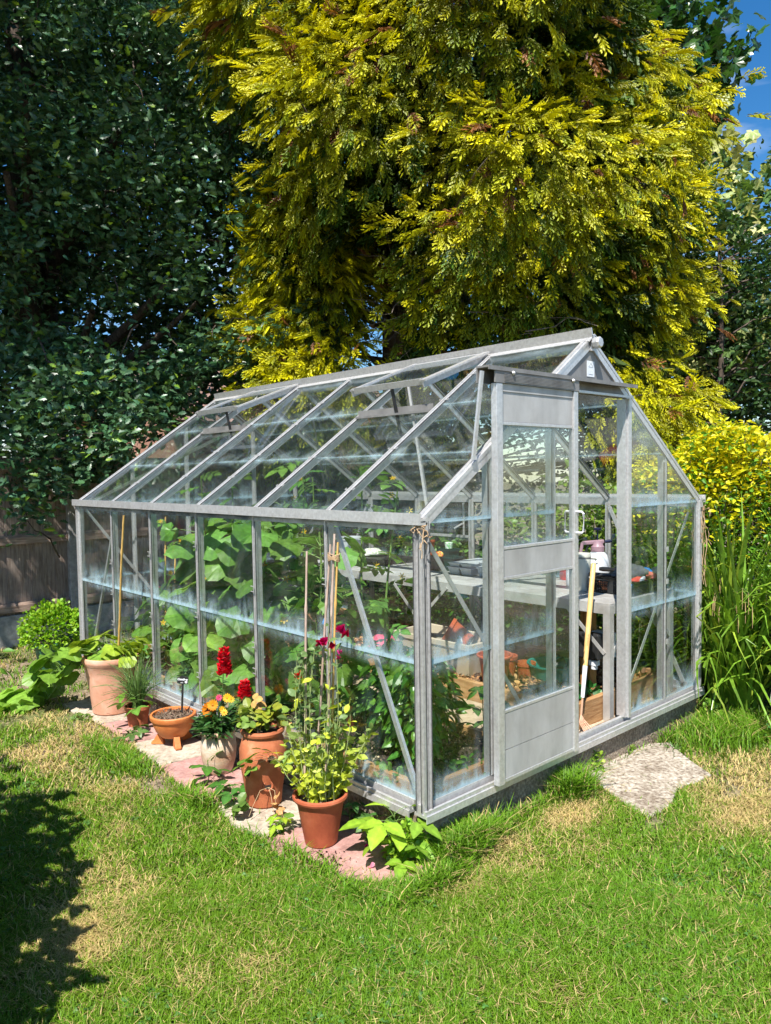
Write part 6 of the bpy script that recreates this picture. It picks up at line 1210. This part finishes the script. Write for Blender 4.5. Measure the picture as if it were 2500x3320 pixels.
px_tree('hedge_tree', 'dark twiggy tree behind the golden hedge at the right edge', 'tree', (6.4, 1.6), pts, 55, (.32, .32, .27), .085, L_OVATE, lambda m, P: vary(m, (.03, .07, .018), .4, .2), LEAF, .05, BARK)
pts = [(U(1750, 2350), U(900, 1560), U(11.5, 14)) for _ in range(260)] + [(U(850, 1800), U(1250, 1750), U(12, 14.5)) for _ in range(120)]
px_tree('laurel', 'dark laurel screen far behind the cypress', 'shrub', (7.5, 6.5), pts, 30, (.35, .35, .3), .12, L_OVATE, lambda m, P: vary(m, (.03, .07, .018), .4, .2), LEAF, .1)
# ---- golden hedge shrub, sedge, ground ivy behind the far glass
hd = E('golden_hedge', 'golden leaved hedge shrub right of the greenhouse', 'hedge', (3.9, .5, GZ))
m = 21000; px_ = U(2050, 2720, m); top_ = np.interp(px_, [2050, 2180, 2260, 2330, 2420, 2500, 2720], [1560, 1500, 1420, 1395, 1400, 1440, 1500]) - 14 + rng.normal(0, 12, m); py_ = top_ + np.abs(rng.normal(0, 1, m)) * 210; D = U(5.0, 6.2, m) + np.clip(py_ - 1500, 0, 500) * -.0005
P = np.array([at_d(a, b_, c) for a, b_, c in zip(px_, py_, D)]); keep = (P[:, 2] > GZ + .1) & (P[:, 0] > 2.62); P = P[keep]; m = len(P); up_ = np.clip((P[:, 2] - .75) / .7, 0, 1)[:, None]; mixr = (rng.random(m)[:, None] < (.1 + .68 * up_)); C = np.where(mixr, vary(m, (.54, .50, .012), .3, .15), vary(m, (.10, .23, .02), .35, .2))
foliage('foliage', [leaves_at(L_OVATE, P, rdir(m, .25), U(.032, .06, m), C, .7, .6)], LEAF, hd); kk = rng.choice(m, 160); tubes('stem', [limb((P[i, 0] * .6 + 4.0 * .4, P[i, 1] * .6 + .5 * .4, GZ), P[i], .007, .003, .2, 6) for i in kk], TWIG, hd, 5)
def shrub_mass(name, label, cat, box, m, size, colr, T=L_OVATE, mat=None, ms=40):
    x0, x1, y0, y1, z0, z1 = box; c = ((x0 + x1) / 2, (y0 + y1) / 2, GZ); t = E(name, label, cat, c); P = np.stack([U(x0, x1, m), U(y0, y1, m), z0 + (z1 - z0) * U(0, 1, m) ** .8], 1); P[:, 2] *= .72 + .5 * vnoise(P[:, 0], P[:, 1], 2.2, 70)
    foliage('foliage', [leaves_at(T, P, rdir(m, .2), size * U(.6, 1.25, m), vary(m, colr, .4, .25), .7, .6)], mat or LEAF, t); kk = rng.choice(m, ms); tubes('stem', [limb((P[i, 0], P[i, 1], GZ), P[i], .006, .003, .15, 5) for i in kk], TWIG, t, 4)
shrub_mass('ivy_bank', 'bank of mixed green ivy leaves behind the far glass under the bench', 'ivy', (2.62, 3.5, .5, 4.6, -.1, .85), 6500, .075, (.075, .16, .025))
shrub_mass('green_shrub', 'leafy green shrub behind the far glass wall by the hedge', 'shrub', (2.65, 3.6, .3, 1.9, .3, 1.35), 3200, .07, (.14, .22, .03))
shrub_mass('dark_shrub', 'dark shady shrub beyond the fence side of the cypress', 'shrub', (2.7, 5.2, 4.0, 5.2, -.1, 2.3), 12000, .10, (.03, .07, .02))
CATK = surf('catkin_brown', [(0.3, (.22, .14, .06)), (0.7, (.36, .26, .12))], 30, .8)
def sedge(c, n_, label, h=(.8, 1.85), seed=0):
    t = E('pendulous_sedge', label, 'sedge', (*c, GZ - .03), 'sedge clumps beside the greenhouse'); Vs = []; Fs = []; Cs = []; n0 = 0
    for k in range(n_):
        a = U(0, 6.28); hh = U(*h); ln = U(.2, .95); wd = U(.008, .015); b0 = np.array([c[0] + U(-.12, .12), c[1] + U(-.12, .12), GZ - .05]); tt = np.linspace(0, 1, 9); ax = np.array([math.cos(a), math.sin(a), 0]); sd_ = np.array([-math.sin(a), math.cos(a), 0]); dr = U(.25, .9) * ln * 1.35
        P = b0 + ax * (ln * tt ** 1.6)[:, None] + np.array([0, 0, 1]) * (hh * (tt - .12 * tt ** 2) - dr * tt ** 3.4)[:, None]; P[:, 0] = np.maximum(P[:, 0], 2.30 + .25 * (P[:, 1] > -.06)); w_ = wd * np.array([.7, 1, 1, 1, .95, .85, .65, .4, .05])
        V = np.concatenate([P - sd_ * w_[:, None], P + np.array([0, 0, -.002]), P + sd_ * w_[:, None]]); F = []
        for j in range(8):
            for s in (0, 9): F += [(s + j, s + j + 1, s + j + 10), (s + j, s + j + 10, s + j + 9)]
        Vs.append(V); Fs.append(np.array(F) + n0); n0 += 27; cc = np.array([.15, .28, .025]) if rng.random() < .75 else np.array([.28, .38, .04]); Cs.append(np.repeat((cc * U(.7, 1.3))[None], 27, 0))
    foliage('foliage', [(np.concatenate(Vs), np.concatenate(Fs), np.concatenate(Cs))], LEAFG, t)
    lst = []; cat = []
    for k in range(n_ // 40):
        a = U(2.2, 5.6); hh = U(1.1, 1.5); tt = np.linspace(0, 1, 10); ax = np.array([math.cos(a), math.sin(a), 0]); P = np.array([c[0], c[1], GZ]) + ax * (.5 * tt ** 2)[:, None] + np.array([0, 0, 1]) * (hh * (tt - .35 * tt ** 4))[:, None]; P[:, 0] = np.maximum(P[:, 0], 2.53); lst.append((P, np.linspace(.0024, .0012, 10)))
        for j in (6, 7, 8, 9): q = P[j]; cat.append((np.array([q, q + ax * .02 + np.array([0, 0, -.04]), q + ax * .025 + np.array([0, 0, -.13])]), np.array([.001, .003, .0015])))
    tubes('flower_stalk', lst, STEM, t, 4); [tubes('catkin', [c_], CATK, t, 5) for c_ in cat[:90]]
sedge((2.80, -.12), 330, 'pendulous sedge clump against the right corner of the greenhouse'); sedge((3.05, -.50), 330, 'pendulous sedge clump at the right edge of the photo'); sedge((3.15, .12), 240, 'pendulous sedge clump behind the others under the golden hedge', (1.0, 1.9)); sedge((3.45, -.85), 200, 'pendulous sedge clump just outside the right edge')

# ---- shrub at the left edge whose leaves reach into the picture and shade the lawn
rs_ = E('raspberry_bush', 'raspberry canes at the left edge, a few leaves reaching into view', 'raspberry bush', (-2.0, .75, GZ))
parts = []; lst = []
for cx, cy_, hh, m, sx, sy in ((-1.98, 1.0, 1.15, 800, .28, .40), (-2.15, .1, .85, 480, .22, .25)):
    P = np.stack([cx + rng.normal(0, 1, m) * sx, cy_ + rng.normal(0, 1, m) * sy, GZ + .1 + hh * U(0.05, 1, m)], 1)
    rel = P - np.array(cm.translation); fr = (rel @ np.array(cr)) / np.maximum(rel @ np.array(cdir), .01); P = P[(fr < -.60) | (rel @ np.array(cdir) < .3)]; m = len(P)
    parts.append(leaves_at(RASP3, P, rdir(m, -.1), U(.09, .13, m), vary(m, (.10, .22, .03), .3, .2), .8, .4)); lst += [limb((cx + rng.normal(0, .05), cy_ + rng.normal(0, .08), GZ), P[i], .005, .002, .15, 6) for i in range(0, m, 7)]
P = np.array([at_d(8, 2110, 2.9), at_d(14, 2170, 2.9), at_d(2, 2165, 2.85), at_d(2, 2650, 2.4), at_d(0, 2990, 2.2)]); parts.append(leaves_at(L_OVATE, P, np.array([(.6, -.5, .1), (.5, -.4, -.5), (.3, -.3, -.6), (.3, -.3, -.4), (.3, -.3, .3)]), [.045, .06, .04, .035, .03], vary(5, (.12, .26, .03), .2), .8, .3))
foliage('foliage', parts, LEAF, rs_); tubes('stem', lst, STEM, rs_, 5)
# fallen petals and crumbs on the front slab
for (px_, py_, colr, lb) in ((1182, 2745, (.6, .03, .35), 'fallen magenta petal on the pink slab right of the pot'), (1205, 2812, (.62, .2, .3), 'faded pink petal at the slab edge near the corner'), (697, 2562, (.5, .02, .06), 'fallen red petal on the pink slab left of the strawberry jar')):
    v = cdir + cr * ((px_ - 1250) / 2413.95) - cu * ((py_ - 1660) / 2413.95); tq = (S0 + .004 - 1.41335507) / v.z; q = np.array(cm.translation + v * tq)
    V, F, C = scatter(PETT, frames(rdir(2, .3), np.array([[0, .3, 1], [.2, 0, 1.]])), np.repeat(q[None], 2, 0), [.02, .016], vary(2, colr, .2)); tag(foliage('petal', [(V, F, C)], PETAL, None, origin=q), lb, 'petal')
m = 240; P = np.stack([-.36 + rng.normal(0, .045, m), .22 + rng.normal(0, .05, m), np.full(m, S0 + .002)], 1)
tag(foliage('spilled_soil', [scatter(CHIP, frames(rng.normal(size=(m, 3)), rng.normal(size=(m, 3))), P, np.abs(rng.normal(0, .006, m)) + .002, vary(m, (.04, .022, .018), .5))], DEADL), 'dark crumbs of soil spilled on the pink slab in front of the pot', 'soil', kind='stuff')
